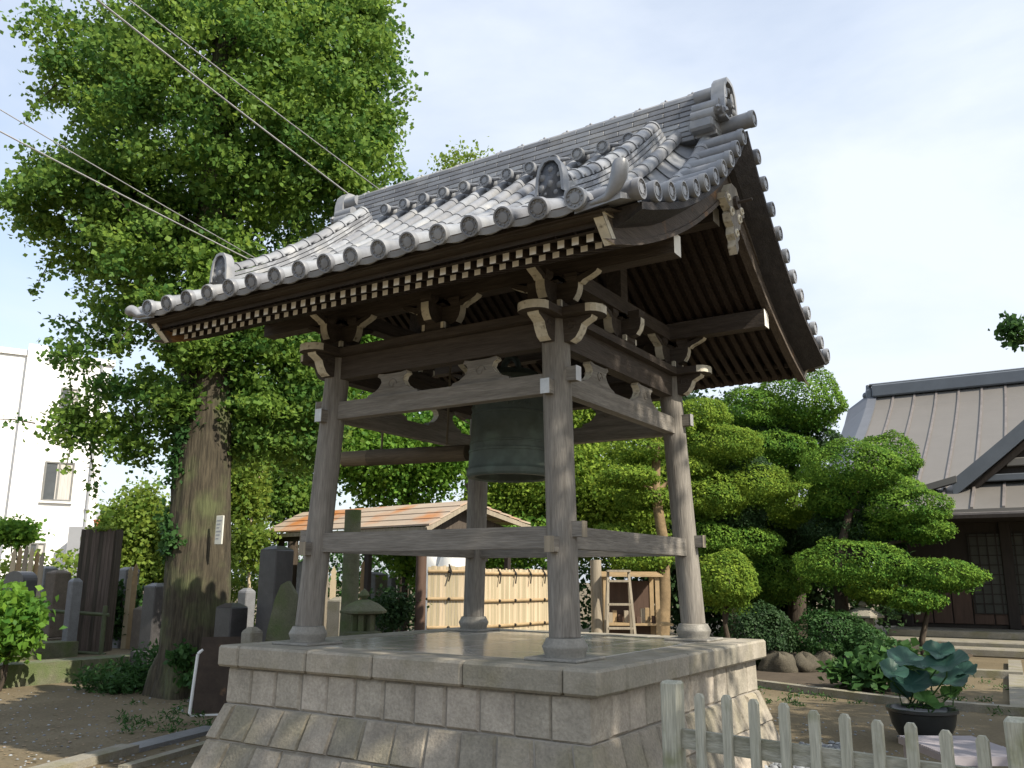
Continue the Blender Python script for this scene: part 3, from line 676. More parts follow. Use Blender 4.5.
# main ridge
mb = MB(); L = 2.2; zb = 4.30; hh = .053
for k in range(9):
    w = .165-.008*k; x = -L+(.15 if k % 2 else 0); e0 = -L
    while e0 < L-.01:
        e1 = min(x+.30 if x > e0 else e0+.30, L); v = random.random()
        mb.bbox((e0+.0012, -w, zb+k*hh+.004), (e1-.0012, w, zb+(k+1)*hh-.006), .005, var=v); e0 = e1; x = e1
for i in range(17):
    x0 = -L+2*L*i/17; x1 = x0+2*L/17; v = random.random(); zc = zb+9*hh-.02
    mb.sweep([(math.cos(t)*.072, math.sin(t)*.072) for t in np.linspace(0, math.pi, 10)], [(Vector((x0, 0, zc)), Vector((0, 1, 0)), Vector((0, 0, 1))), (Vector((x1, 0, zc)), Vector((0, 1, 0)), Vector((0, 0, 1)))], 0, var=v)
    mb.sweep([(math.cos(t)*.08, math.sin(t)*.08) for t in np.linspace(0, math.pi, 10)], [(Vector((x1-.03, 0, zc)), Vector((0, 1, 0)), Vector((0, 0, 1))), (Vector((x1, 0, zc)), Vector((0, 1, 0)), Vector((0, 0, 1)))], 0, var=v)
    if 0 < i: mb.ball((x0, 0, zc+.085), .018, 0, 5)
for sg in (-1, 1):
    for i in range(NX-1):
        x = rx[i]+.13
        if abs(x) > 1.62: continue
        mb.tube([(x, sg*.12, 4.43), (x, sg*.29, 4.405)], .055, 12, 0); disc(mb, Vector((x, sg*.30, 4.404)), Vector((0, sg, -.12)), .064)
        mb.tube([(x-.02, sg*.20, 4.455), (x+.1, sg*.24, 4.42), (x+.15, sg*.25, 4.41)], [.03, .02, .006], 8, 0)
mr = mb.build('main_ridge', TILE, roof, smooth=True, angle=35)
for sx in (-1, 1):
    mb = MB(); demon(mb, Vector((sx*2.265, 0, 4.47)), Vector((sx, 0, 0)), Vector((0, 0, 1)), .36, .40, .10)
    for k, (yy, zz) in enumerate(((.10, 4.72), (-.10, 4.72), (.16, 4.56), (-.16, 4.56), (.2, 4.47), (-.2, 4.47))):
        mb.tube([(sx*2.0, yy, zz), (sx*(2.27-.03*(k//2)), yy, zz)], .062, 12, 0)
    for yy in (-.14, .14):
        mb.bbox((sx*1.98, yy-.13, 4.33), (sx*2.2, yy+.13, 4.43), .02)
        mb.tube([(sx*(2.26+.04*math.cos(q)*(1-q/9)), yy*1.3, 4.47+.05*math.sin(q)*(1-q/9)) for q in np.linspace(0, 6, 12)], .022, 6, 0)
    mb.tube([(sx*2.1, 0, 4.42), (sx*2.45, 0, 4.435)], .07, 14, 0); disc(mb, Vector((sx*2.475, 0, 4.436)), Vector((sx, 0, 0)), .075)
    mb.build('ridge_end_tile', [TILE, TILED], roof, smooth=True, angle=35)

# ---------------------------------------------------------------- bell and striking log
bell = thing('temple_bell', (0, 0, 1.49), 'large green-black bronze bell hanging under the tower roof', 'bell')
mb = MB()
mb.lathe([(.30, 1.8), (.325, 1.56), (.335, 1.485), (.36, 1.472), (.40, 1.475), (.412, 1.495), (.412, 1.54), (.402, 1.555), (.394, 1.575), (.388, 1.70), (.394, 1.705), (.394, 1.725), (.386, 1.73), (.382, 1.78), (.388, 1.783), (.388, 1.795), (.38, 1.80),
          (.368, 2.05), (.374, 2.055), (.374, 2.075), (.366, 2.08), (.346, 2.32), (.322, 2.42), (.26, 2.485), (.14, 2.51), (.0001, 2.515)], (0, 0, 0), 48, caps=False)
mb.lathe([(.30, 1.8), (.28, 2.2), (.0001, 2.3)], (0, 0, 0), 48, caps=False)
mb.build('bell_body', BRONZE, bell, smooth=True, angle=30)
mb = MB()
for k in range(4):
    for row in range(4):
        for j in range(5):
            q = k*math.pi/2+math.pi/4+(-.3+.15*j); z = 2.13+.055*row; r = .364-.09*(z-2.08)/.24*.3
            mb.ball((r*math.cos(q), r*math.sin(q), z), .018, 0, 4)
tag(mb.build('bosses', BRONZE, bell, smooth=True), kind='stuff')
mb = MB(); mb.tube([(.09*math.cos(t), 0, 2.51+.13*math.sin(t)) for t in np.linspace(0, math.pi, 10)], .03, 8); mb.tube([(0, 0, 2.62), (0, 0, 2.92)], .02, 8)
mb.build('crown_loop', BRONZE, bell, smooth=True)
log = thing('striking_log', (-1.4, 0, 1.70), 'horizontal wooden bell striker log slung beside the bronze bell', 'log')
mb = MB(); mb.tube([(-2.12, 0, 1.80), (-1.75, 0, 1.79)], .082, 16, 0); mb.tube([(-1.75, 0, 1.79), (-.49, 0, 1.75)], [.086, .08], 16, 1); mb.build('log', [LOGM, LOGD], log, smooth=True)
for x in (-1.6, -.75):
    mb = MB(); mb.tube([(x, 0, 1.85), (x+.03, 0, 2.92)], .012, 6); mb.build('rope', ROPE, log)

# ================================================================== TREES
def tree(name, label, cat, base, trunk_pts, trunk_r, ells, n, per, spread, size, lm, bark=BARK2, group=None, limbs=6, shell=.5, up=.4, flat=.8):
    t = thing(name, tuple(base), label, cat, group)
    mb = MB(); mb.tube(trunk_pts, trunk_r, 14, 0, var=.5)
    for k in range(limbs):
        c, r, _ = ells[k % len(ells)]; c = Vector(c); a = Vector(trunk_pts[len(trunk_pts)//2 if k % 2 else -1])
        e = c+Vector([random.uniform(-.7, .7)*r[i] for i in range(3)])
        limb(mb, a, e, trunk_r[-1]*.7, .015)
    mb.build('trunk', bark, t, smooth=True)
    P, v = clumps(ells, n, per, spread, shell, flat)
    P = P[P[:, 2] > base[2]+.05*0]
    v = v[:len(P)]
    leaves('crown', P, size, lm, t, up=up, var=v)
    return t
def E(px, py, d, rxp, ryp, w, rd=None):         # ellipsoid from its picture size at a distance
    k = pxm(d); return (at(px, py, d), (rxp*k, rxp*k if rd is None else rd, ryp*k), w)

# ginkgo
gb = gnd(195, 12.9)
gk = thing('ginkgo_tree', tuple(gb), 'huge leafy ginkgo tree with thick ivy-flecked trunk left of the bell tower', 'tree')
mb = MB(); tp = [(193, 706, .62), (194, 690, .55), (195, 665, .48), (197, 620, .455), (200, 540, .44), (204, 450, .41), (207, 370, .37), (212, 280, .32), (218, 180, .27), (224, 60, .2), (228, -80, .11)]
tpts = [at(a, b, 12.9) for a, b, r in tp]; ns, nk = 96, 110; cum = [0]
for i in range(1, len(tpts)): cum.append(cum[-1]+(tpts[i]-tpts[i-1]).length)
ring = []
for k in range(nk+1):
    q = cum[-1]*k/nk; c0 = [float(np.interp(q, cum, [p[i] for p in tpts])) for i in range(3)]; r0 = float(np.interp(q, cum, [w[2] for w in tp]))
    for j in range(ns):
        th = 2*math.pi*j/ns; f = math.sin(9*th+1.3*math.sin(1.7*q+2*th)+.8*math.sin(4.1*q+5*th)); f2 = math.sin(21*th+2*math.sin(2.6*q+th)+1.5*math.sin(6*q))
        rr0 = r0*(1+.035*math.sin(3*th+.5*q)+.03*math.sin(2*th-q))+.022*(1-abs(f))**.7*-1+.012*abs(f2)+random.uniform(-.004, .004)
        ring.append((c0[0]+rr0*math.cos(th), c0[1]+rr0*math.sin(th), c0[2]))
mb.add(ring, [(k*ns+j, k*ns+(j+1) % ns, (k+1)*ns+(j+1) % ns, (k+1)*ns+j) for k in range(nk) for j in range(ns)])
for a, r0 in ((0.3, .3), (1.5, .34), (2.7, .28), (4.0, .3), (5.2, .33)):
    q = gb+Vector((math.cos(a), math.sin(a), 0))*.5; mb.tube([q+Vector((0, 0, -.05)), gb+Vector((math.cos(a), math.sin(a), 0))*.4+Vector((0, 0, .28)), gb+Vector((math.cos(a)*.28, math.sin(a)*.28, .75))], [.16, .2, .12], 10)
for (px, py), (qx, qy) in (((208, 350), (120, 250)), ((208, 340), (330, 250)), ((214, 240), (80, 170)), ((216, 220), (350, 120)), ((220, 130), (120, 40)), ((222, 100), (320, 10)), ((206, 380), (160, 300))):
    limb(mb, at(px, py, 12.9), at(qx, qy, 12.9+random.uniform(-1.2, 1.2)), .12, .025, .10, 8)
mb.build('trunk', BARK, gk, smooth=True, angle=80)
GE = [E(228, 120, 12.9, 165, 150, 9, 2.3), E(245, -70, 12.9, 150, 140, 5, 2.0), E(102, 210, 12.9, 82, 66, 3, 1.4), E(330, 150, 12.9, 66, 100, 3, 1.5), E(340, 40, 12.9, 62, 70, 2, 1.4),
      E(195, 285, 12.8, 105, 62, 3, 1.6), E(95, 70, 12.9, 48, 60, 1.4, 1.2), E(285, 395, 13.6, 62, 75, 3.0, 1.2), E(255, 320, 13.2, 70, 60, 2, 1.2), E(120, 370, 12.9, 42, 50, .4, 1.), E(80, 425, 12.9, 40, 22, .28, .8), E(150, 430, 13.1, 30, 40, .4, .8), E(60, 330, 12.9, 20, 8, .08, .3), E(195, 345, 12.3, 42, 24, .5, .5), E(178, 400, 12.5, 16, 26, .3, .3)]
P, v = clumps(GE, 1750, 112, .15, .34, .55)
leaves('crown', P, .072, GINK, gk, up=.5, asp=1.1, var=v)
mb = MB(); SP = []; SV = []
for k in range(70):
    c, r, _ = GE[rng.choice(len(GE[:11]))]; u = Vector(rng.normal(size=3)); u.normalize()
    if abs(u.dot(fw)) > .75: continue
    a = Vector(c)+Vector([u[i]*r[i]*.8 for i in range(3)]); L_ = random.uniform(.5, 1.1); b = a+(u+Vector((0, 0, random.uniform(-.5, .5)))).normalized()*L_; 
    mb.tube([a, a.lerp(b, .5)+Vector((0, 0, .04)), b], [.012, .008, .003], 5)
    q = rng.uniform(.1, 1.02, int(L_*75)); SP.append(np.array(a)+q[:, None]*np.array(b-a)+rng.normal(size=(len(q), 3))*.055); SV.append(np.clip(rng.normal(.5, .25, len(q)), 0, 1))
tag(mb.build('twigs', BARK2, gk), kind='stuff'); leaves('twig_leaves', np.vstack(SP), .07, GINK, gk, up=.5, asp=1.1, var=np.concatenate(SV))
P, v = clumps([E(172, 545, 12.55, 14, 14, 1, .1), E(176, 470, 12.6, 9, 26, .8, .1), E(188, 430, 12.55, 14, 14, .8, .1), E(170, 520, 12.7, 8, 20, .6, .1), E(185, 665, 12.3, 12, 22, 1.2, .15)], 60, 26, .06)
leaves('ivy', P, .085, SHRUB, gk, up=.2, var=v)
pl = MB(); c = at(219.5, 530, 12.38)
pl.bbox(c+Vector((-.075, -.012, -.2)), c+Vector((.075, .012, .2)), .005)
for k in range(6): pl.box(c+Vector((-.05, -.014, .14-.05*k)), c+Vector((.05-.02*(k % 3), -.0125, .125-.05*k)), 1)
tag(pl.build('tree_plate', [PAPER, PLASTG]), 'small upright white plate fixed to the ginkgo trunk', 'plate')

# trees behind the tower
def bt(name, label, d, px, base_py, es, n, per, spread, size, lm, tr=.12, group='trees behind the bell tower', cat='tree', limbs=6, bark=BARK2):
    b = gnd(px, d); topz = max(e[0].z for e in es)
    pts = [b+Vector((0, 0, -.05)), b+Vector((.05, .03, (topz-GZ)*.35)), b+Vector((-.05, .0, (topz-GZ)*.7)), Vector((b.x, b.y, topz))]
    return tree(name, label, cat, b, pts, [tr*1.3, tr, tr*.8, tr*.35], es, n, per, spread, size, lm, bark, group, limbs)
bt('broadleaf_tree', 'bright green broadleaf tree seen between left column and bell', 20.5, 400, 640, [E(395, 460, 20.5, 75, 48, 3, 1.5), E(440, 440, 20.5, 50, 45, 2, 1.2), E(350, 420, 20.5, 50, 60, 2, 1.2), E(365, 345, 21, 45, 40, 1.5, 1)], 900, 50, .2, .105, BROAD)
bt('broadleaf_tree', 'dense yellowish green tree behind the bell and near column', 21, 560, 640, [E(545, 490, 21, 72, 45, 3, 1.5), E(610, 500, 21, 55, 60, 3, 1.5), E(500, 520, 21, 50, 30, 1.5, 1), E(600, 420, 22, 70, 40, 2, 1.2)], 1000, 50, .24, .10, NIWY)
bt('broadleaf_tree', 'shaded green tree between the ginkgo and left column', 19.5, 285, 640, [E(275, 455, 19.5, 42, 55, 3, 1.1), E(310, 400, 19.5, 40, 60, 2, 1.2), E(290, 500, 19.5, 30, 22, 1, .8)], 600, 46, .2, .10, GINK)
bt('bamboo_clump', 'thin yellow-green bamboo growing beside the ginkgo trunk', 17, 243, 640, [E(243, 490, 17, 16, 42, 2, .5), E(248, 545, 17, 22, 26, 1, .5)], 200, 40, .12, .09, YELL, tr=.03, cat='bamboo', bark=BAMBOO)
bt('broadleaf_tree', 'bright yellow-green bushy tree left of the ginkgo trunk', 21, 138, 640, [E(140, 525, 21, 24, 34, 2, .9), E(150, 570, 21, 28, 24, 1.4, .9), E(118, 560, 21, 20, 20, .7, .6)], 320, 44, .18, .11, YELL)
bt('distant_tree', 'far treetop peeking over the tower roof ridge', 27, 470, 640, [E(468, 205, 27, 36, 62, 3, 1.2), E(430, 300, 27, 60, 80, 2, 2)], 420, 40, .26, .12, YELL, tr=.3, group=None, limbs=8)
bt('distant_tree', 'dark blue-green tree filling the gap beneath the right eave', 27, 700, 640, [E(700, 440, 27, 55, 48, 3, 2), E(660, 500, 27, 50, 60, 2, 1.5)], 420, 44, .3, .14, DARKL, tr=.2, group=None)
bt('hedge_tree', 'dark evergreen mass standing behind the clipped garden pines', 25, 770, 640, [E(770, 575, 23, 120, 65, 4, 1.2), E(730, 480, 25, 50, 60, 2, 1.2), E(690, 570, 22, 40, 45, 1.5, 1)], 900, 44, .3, .13, DARKL, tr=.2, group=None)
bt('broadleaf_tree', 'low green tree behind the bamboo fence', 18, 480, 640, [E(485, 545, 18, 90, 22, 2, 1), E(420, 555, 18, 30, 25, 1, .8)], 300, 40, .18, .10, BROAD)

for lab, px0, d0_, px1, d1_, hh, lm in (('long yellow-green hedge behind the gravestones at left', -60, 23, 250, 23.5, 2.0, YELL), ('dark hedge beyond the shed and left column', 200, 25, 430, 25.5, 2.6, SHRUB), ('tall hedge beyond the bamboo fence and wood store', 420, 24.5, 720, 24, 2.4, SHRUB)):
    a, b = gnd(px0, d0_), gnd(px1, d1_); t = thing('hedge', ((a+b)/2).to_tuple(), lab, 'hedge', 'hedges closing off the yard'); L = (b-a).length; n = int(L*900); u = rng.uniform(0, 1, (n, 1))
    P = np.array(a)+u*np.array(b-a)+rng.normal(size=(n, 3))*[.2, .35, 0]; P[:, 2] = GZ+hh*rng.uniform(0, 1, n)**.7*(1+.12*np.sin(u[:, 0]*37)+.08*np.sin(u[:, 0]*91)); leaves('foliage', P, .13, lm, t)
    mb = MB()
    for k in range(int(L/1.2)): q = a.lerp(b, (k+.5)/int(L/1.2)); mb.tube([q, q+Vector((.03, 0, hh*.8))], [.04, .015], 6)
    mb.build('stems', BARK2, t)
# clipped niwaki: trunk with foliage pads
def pad(px, py, rxp, ryp, d, lm, parent, n=None, size=.058, dep=1.0):
    c = np.array(at(px, py, d)); k = pxm(d); r = np.array([rxp*k, rxp*k*dep, ryp*k])
    n = n or int(min(13000, 2200+11500*(r[0]*r[2])**.8)); size = size*(1.2 if d > 19 else 1); u = rng.normal(size=(n, 3)); u /= np.linalg.norm(u, axis=1, keepdims=True)
    # flatter underside, bumpy clipped shell
    ph = rng.uniform(0, 6.28, 6)
    bump = 1+.075*np.sin(u[:, 0]*6+ph[0])*np.sin(u[:, 1]*6+ph[1])+.06*np.sin(u[:, 2]*8+ph[2]+u[:, 0]*5)+.05*np.sin(u[:, 1]*12+ph[3])*np.sin(u[:, 0]*13+ph[4])
    rad = bump*(1-np.abs(rng.normal(size=n))*.05)
    r = r*[.99, .99, 1.08]; p = u*r*rad[:, None]; low_ = p[:, 2] < 0; p[low_, 2] *= .62
    v = np.clip(.42+.3*np.sin(u[:, 0]*7+ph[5])*np.sin(u[:, 1]*7+ph[2])+rng.normal(size=n)*.25, 0, 1)
    no = u/r; no /= np.linalg.norm(no, axis=1, keepdims=True)
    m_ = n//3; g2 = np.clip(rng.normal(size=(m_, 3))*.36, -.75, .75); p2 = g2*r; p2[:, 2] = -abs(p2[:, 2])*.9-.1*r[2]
    p = np.vstack([p, p2]); no = np.vstack([no, g2*.3]); v = np.concatenate([v, rng.uniform(0, .25, m_)])  # filler leaves below the pad tinted dark: underside shade put into their colour
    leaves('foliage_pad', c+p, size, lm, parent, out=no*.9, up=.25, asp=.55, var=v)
    return Vector(c)-Vector((0, 0, r[2]*.3))
def niwaki(label, px, d, trunk, tr, pads, bark=BARK2, group='clipped garden pines'):
    b = gnd(px, d); t = thing('cloud_pruned_pine', tuple(b), label, 'tree', group)
    mb = MB(); pts = [b-Vector((0, 0, .05))]+[at(a, c, d) for a, c in trunk]; mb.tube(pts, [tr*(1.25-.95*i/(len(pts)-1)) for i in range(len(pts))], 12)
    for q in pads:
        c = pad(q[0], q[1], q[2], q[3], d+q[4], q[5], t, size=q[6] if len(q) > 6 else .058)
        a = min(pts[1:], key=lambda w: abs(w.z-(c.z-.3))); limb(mb, a, c, tr*.42, .03, .12)
    mb.build('trunk', bark, t, smooth=True); return t
niwaki('tall dark green clipped tree with rounded domed top beside the roof corner', 797, 21, [(797, 600), (795, 540), (792, 480), (788, 420)], .2,
       [(797, 406, 46, 34, 0, NIWA), (752, 418, 38, 28, .2, NIWA), (772, 452, 42, 17, -.3, NIWA), (818, 446, 24, 17, .4, DARKL), (742, 470, 40, 20, -.2, NIWA), (803, 508, 42, 22, -.8, NIWY), (775, 540, 42, 20, .5, DARKL), (768, 582, 40, 24, -.6, NIWA), (822, 560, 30, 16, .2, YELL), (790, 475, 34, 20, .3, NIWA), (830, 515, 26, 24, .5, DARKL), (745, 515, 36, 22, .4, DARKL), (800, 545, 34, 20, .4, DARKL), (760, 435, 40, 20, .5, DARKL)])
niwaki('yellowish clipped pine with layered pads against the right column', 735, 18, [(728, 600), (722, 540), (716, 480), (710, 430)], .14,
       [(702, 420, 28, 20, 0, NIWY), (722, 448, 40, 20, -.2, NIWY), (748, 490, 45, 22, .1, NIWY), (712, 500, 34, 22, -.3, NIWY), (705, 540, 32, 20, 0, NIWA), (740, 545, 40, 18, .3, NIWA), (735, 470, 34, 16, .4, DARKL), (725, 520, 38, 20, .5, DARKL), (700, 465, 28, 20, .2, NIWY)])
niwaki('wide clipped pine with broad mushroom pads before the hall', 845, 17.5, [(842, 610), (838, 560), (850, 510), (868, 470)], .13,
       [(851, 470, 48, 27, 0, NIWA), (888, 462, 30, 26, .6, NIWA), (905, 510, 40, 22, -.2, NIWA), (922, 531, 28, 14, -.3, NIWA), (853, 567, 56, 24, -.5, NIWA), (880, 548, 22, 12, .4, DARKL), (862, 515, 34, 30, .6, DARKL), (835, 500, 26, 20, .3, NIWA), (885, 490, 34, 16, .5, NIWA), (840, 535, 36, 22, .7, DARKL), (870, 530, 26, 18, .4, NIWA)])
niwaki('small low clipped pine with two dish-shaped pads at the hall corner', 925, 16.5, [(922, 640), (928, 610), (938, 588)], .06,
       [(942, 577, 38, 16, 0, NIWA), (916, 601, 26, 11, -.2, NIWA), (872, 592, 24, 12, .2, NIWY)])
for px, py, rx_, ry_, d, lm, lab in ((726, 585, 29, 29, 14.5, NIWY, 'bright round clipped ball bush right of the right column'), (832, 640, 40, 26, 16.5, SHRUB, 'dark low dome shrub beneath the widest pine pad'), (758, 640, 34, 30, 16.5, DARKL, 'dark shrub behind the platform corner in the garden'), (868, 648, 20, 18, 15.8, SHRUB, 'small round shrub right of the dark dome shrub')):
    k = pxm(d); b = gnd(px, d); t = thing('clipped_shrub', tuple(b), lab, 'shrub', 'clipped garden shrubs')
    c = pad(px, py, rx_, ry_, d, lm, t, size=.055); mb = MB(); limb(mb, b, c, .05, .03, .05); mb.build('trunk', BARK2, t, smooth=True)
# slender pine whose trunk shows left of the right column
b = gnd(660, 17.5); t = thing('garden_pine', tuple(b), 'slender pine with pale bare trunk left of the right column', 'tree')
mb = MB(); pts = [b]+[at(a, c, 17.5) for a, c in ((664, 590), (663, 540), (655, 490), (657, 440), (652, 400))]; mb.tube(pts, [.17, .13, .11, .10, .08, .04], 12)
for px, py, rx_, ry_, dd in ((640, 452, 32, 13, 0), (668, 430, 28, 14, .3), (628, 478, 30, 10, -.3), (650, 500, 34, 12, .4), (690, 470, 22, 12, .2), (640, 408, 40, 16, .2), (640, 560, 30, 14, 0), (612, 540, 26, 14, .6)):
    c = pad(px, py, rx_, ry_, 17.5+dd, NIWY, t, n=2400, size=.07); a = min(pts[1:], key=lambda w: abs(w.z-c.z+.1)); limb(mb, a, c, .05, .02, .15)
mb.build('trunk', mat('pale_pine_bark', (.26, .185, .10), .9, nscale=6, namt=.5, bump=.8), t, smooth=True)
# tall tree right of the view: shades the gable, one spray reaches into the picture
tb = Vector((10.4, -2.2, GZ))
ee = [((10.4, -2.2, 7.6), (2.0, 2.2, 2.3), 3), ((9.4, -1.6, 9.4), (1.8, 1.7, 1.6), 1.6), ((11.2, -3.4, 6.6), (1.6, 1.6, 1.5), 1)]
st = tree('shade_tree', 'leafy tree at the right edge with one spray of leaves showing', 'tree', tb, [tb, tb+Vector((.1, .1, 3)), tb+Vector((-.1, 0, 6)), tb+Vector((0, .2, 9.4))], [.28, .22, .16, .05], ee, 420, 26, .22, .15, BROAD, limbs=8)
sp = at(1030, 335, 8.2); mb = MB(); limb(mb, tb+Vector((0, 0, 3.6)), sp, .07, .01, .08); mb.build('branch', BARK2, st)
P, v = clumps([(at(1022, 337, 8.2), (.16, .16, .10), 1), (at(1014, 328, 8.2), (.10, .1, .06), .8)], 26, 14, .05); tag(leaves('spray', P, .065, SHRUB, st, var=v), kind='stuff')

tb2 = Vector((11.6, 3.4, GZ))
ee = [((11.3, 3.6, 5.6), (2.3, 2.6, 1.7), 3), ((10.9, 1.2, 5.2), (1.8, 1.6, 1.3), 1.6), ((11.2, 6.2, 5.0), (1.8, 1.7, 1.3), 1.6)]
tree('shade_tree', 'spreading leafy tree beyond the right side of the view, shading the garden', 'tree', tb2, [tb2, tb2+Vector((.1, .1, 2.2)), tb2+Vector((-.1, 0, 4.4)), tb2+Vector((0, .2, 7.2))], [.24, .2, .14, .05], ee, 560, 30, .22, .15, BROAD, limbs=8)
# ================================================================== HALL
hall = thing('temple_hall', (8, 17, GZ), 'dark timber temple hall with brown sheet metal roof at far right', 'hall')
HR = at(876, 389, 29); HE = at(935, 511, 21)
xr0, yr, zr = HR.x, HR.y, HR.z; ye, ze = HE.y, HE.z+.02; x1 = xr0+22
def hz(t): return zr-.25+(ze-zr+.25)*(t**.86 if t > 0 else 0)
mb = MB(); nseg = 10
fr = [(yr+(ye-yr)*i/nseg, hz(i/nseg)) for i in range(nseg+1)]
vs = []
for y, z in fr: vs += [(xr0, y, z), (x1, y, z), (x1, y, z-.1), (xr0, y, z-.1)]
mb.add(vs, [(i*4+j, i*4+(j+1) % 4, i*4+4+(j+1) % 4, i*4+4+j) for i in range(nseg) for j in range(4)]+[(0, 1, 2, 3), tuple(nseg*4+k for k in (3, 2, 1, 0))])
vs = [(xr0, 2*yr-y, z) for y, z in fr]+[(x1, 2*yr-y, z) for y, z in fr]; mb.add(vs, [(i, i+1, nseg+2+i, nseg+1+i) for i in range(nseg)])
xx = xr0+.55
while xx < x1:                                   # standing seams
    mb.sweep([(-.03, .0), (.03, .0), (.03, .05), (-.03, .05)], [(Vector((xx, y, z)), Vector((1, 0, 0)), Vector((0, 0, 1))) for y, z in fr], 1); xx += .66
mb.bbox((xr0-1.2, ye-.05, ze-.2), (x1, ye+.06, ze-.08), .01, 1)
hr = mb.build('roof', [COPPER, mat('seam_metal', (.2, .18, .17), .5, bump=0)], hall)
mb = MB(); mb.bbox((xr0-.1, yr-.28, zr-.32), (x1, yr+.28, zr+.1), .04); mb.bbox((xr0-.2, yr-.16, zr+.1), (x1, yr+.16, zr+.17), .03)
mb.build('main_ridge', SLATE, hr)
mb = MB(); mb.bbox((xr0-.32, yr-.2, zr-.42), (xr0-.1, yr+.2, zr-.02), .05); mb.ball((xr0-.34, yr, zr-.2), .12, 0, 8); mb.tube([(xr0-.22, yr, zr-.05), (xr0-.26, yr, zr+.16)], [.12, .06], 10); mb.build('ridge_end_tile', SLATE, hr, smooth=True)
mb = MB(); v1 = []
for i, (y, z) in enumerate(fr[:8]):              # turned-down left verge
    v1 += [(xr0+.02, y, z+.07), (xr0-.25, y, z+.10), (xr0-.95, y-.05, z-.38-.02*i), (xr0-.95, y-.05, z-.5-.02*i), (xr0+.02, y, z-.06)]
mb.add(v1, [(i*5+j, i*5+(j+1) % 5, i*5+5+(j+1) % 5, i*5+5+j) for i in range(7) for j in range(5)]+[(0, 1, 2, 3, 4), (35, 36, 37, 38, 39)])
mb.build('verge', mat('verge_metal', (.115, .125, .145), .45, nscale=2, namt=.15, bump=.03), hr)
# front cross gable
gl = at(952, 480, 21.6); ga = Vector((gl.x+4.3, gl.y, gl.z+3.9)); yb = gl.y+5.5
mb = MB(); n = 12; pr = []
for sgn in (-1, 1):
    pr = [(ga.x+sgn*(ga.x-gl.x)*(t/n), ga.z-(ga.z-gl.z)*((t/n)**.86)) for t in range(n+1)]
    # roof sheet
    vs = []
    for x, z in pr: vs += [(x, gl.y, z), (x, yb, z), (x, yb, z-.14), (x, gl.y, z-.14)]
    mb.add(vs, [(i*4+j, i*4+(j+1) % 4, i*4+4+(j+1) % 4, i*4+4+j) for i in range(n) for j in range(4)]+[tuple(n*4+k for k in range(4))], 0)
    vs = []
    for x, z in pr: vs += [(x, gl.y-.02, z-.142), (x, gl.y+.10, z-.142), (x, gl.y+.10, z-.42), (x, gl.y-.02, z-.42)]
    mb.add(vs, [(i*4+j, i*4+(j+1) % 4, i*4+4+(j+1) % 4, i*4+4+j) for i in range(n) for j in range(4)]+[tuple(n*4+k for k in range(4))], 1)
    vs = []
    for x, z in pr: vs += [(x, gl.y+.25, z-.42), (x, gl.y+.31, z-.42), (x, gl.y+.31, z-.62), (x, gl.y+.25, z-.62)]
    mb.add(vs, [(i*4+j, i*4+(j+1) % 4, i*4+4+(j+1) % 4, i*4+4+j) for i in range(n) for j in range(4)], 2)
    tail = [Vector((pr[-1][0]+sgn*(-.1+1.35*t), gl.y+.1+.1*t, pr[-1][1]+.02-.34*t)) for t in (0, .33, .66, 1)]
    mb.sweep([(-.16, -.08), (.16, -.08), (.16, .08), (-.16, .08)], [(p, Vector((0, 1, 0)), Vector((0, 0, 1))) for p in tail], 3)
mb.prism([(gl.x+.6, gl.z-.05), (2*ga.x-gl.x-.6, gl.z-.05), (ga.x, ga.z-.4)], lambda a, b_, t: Vector((a, t, b_)), gl.y+.45, gl.y+.55, 2)
mb.bbox((gl.x+1.2, gl.y+.3, gl.z+.3), (2*ga.x-gl.x-1.2, gl.y+.44, gl.z+.5), .02, 3); mb.bbox((gl.x+.4, gl.y+.28, gl.z-.05), (2*ga.x-gl.x-.4, gl.y+.42, gl.z+.12), .02, 1)
mb.build('front_gable', [SLATE, SLATE, HALLW, COPPER], hr)
# walls below the eave
gzh = GZ+.45; yw = ye+1.9
mb = MB(); mb.box((xr0+.6, yw, gzh), (x1, yw+.2, ze+.6), 0); mb.build('wall', HALLW, hall)
mb = MB(); mb.box((xr0-.4, ye-.1, ze-.22), (x1, yw+.4, ze-.14)); mb.build('eave_soffit', HALLW, hall)
for i, xx in enumerate(np.arange(xr0+1.3, xr0+16, 2.4)):
    mb = MB(); mb.bbox((xx-.13, yw-.12, gzh), (xx+.13, yw+.05, ze-.15), .02); mb.build('post', HALLW, hall)
mb = MB()
for k in range(10):
    xx = xr0+1.45+.46*k
    if xx < xr0+5.6: mb.bbox((xx, yw-.05, gzh+.1), (xx+.43, yw-.005, gzh+1.35), .01)
mb.build('wainscot', PANELW, hall)
ld = at(1013, 580, 24.3)
for q in range(3):
    x0 = ld.x-.75+q*1.55; mb = MB(); mb.box((x0, yw-.06, gzh+.35), (x0+1.5, yw-.02, gzh+2.3), 1)
    for k in range(8): mb.box((x0+.2*k+.02, yw-.085, gzh+.35), (x0+.2*k+.05, yw-.062, gzh+2.3), 0)
    for k in range(9): mb.box((x0, yw-.09, gzh+.35+.235*k), (x0+1.5, yw-.087, gzh+.375+.235*k), 0)
    mb.build('lattice_door', [HALLW, SHOJI], hall)
mb = MB(); mb.bbox((xr0+.2, ye-.6, GZ), (x1, yw+1, GZ+.28), .03); mb.bbox((xr0+1.0, ye+.4, GZ+.28), (x1, yw+1, gzh), .02); mb.build('foundation', KERB, hall)
mb = MB(); mb.bbox((ld.x-1.6, ye-1.3, GZ), (ld.x+2, ye-.7, GZ+.18), .03); tag(mb.build('entrance_step', KERB), 'low pale stone step in front of the hall', 'step')

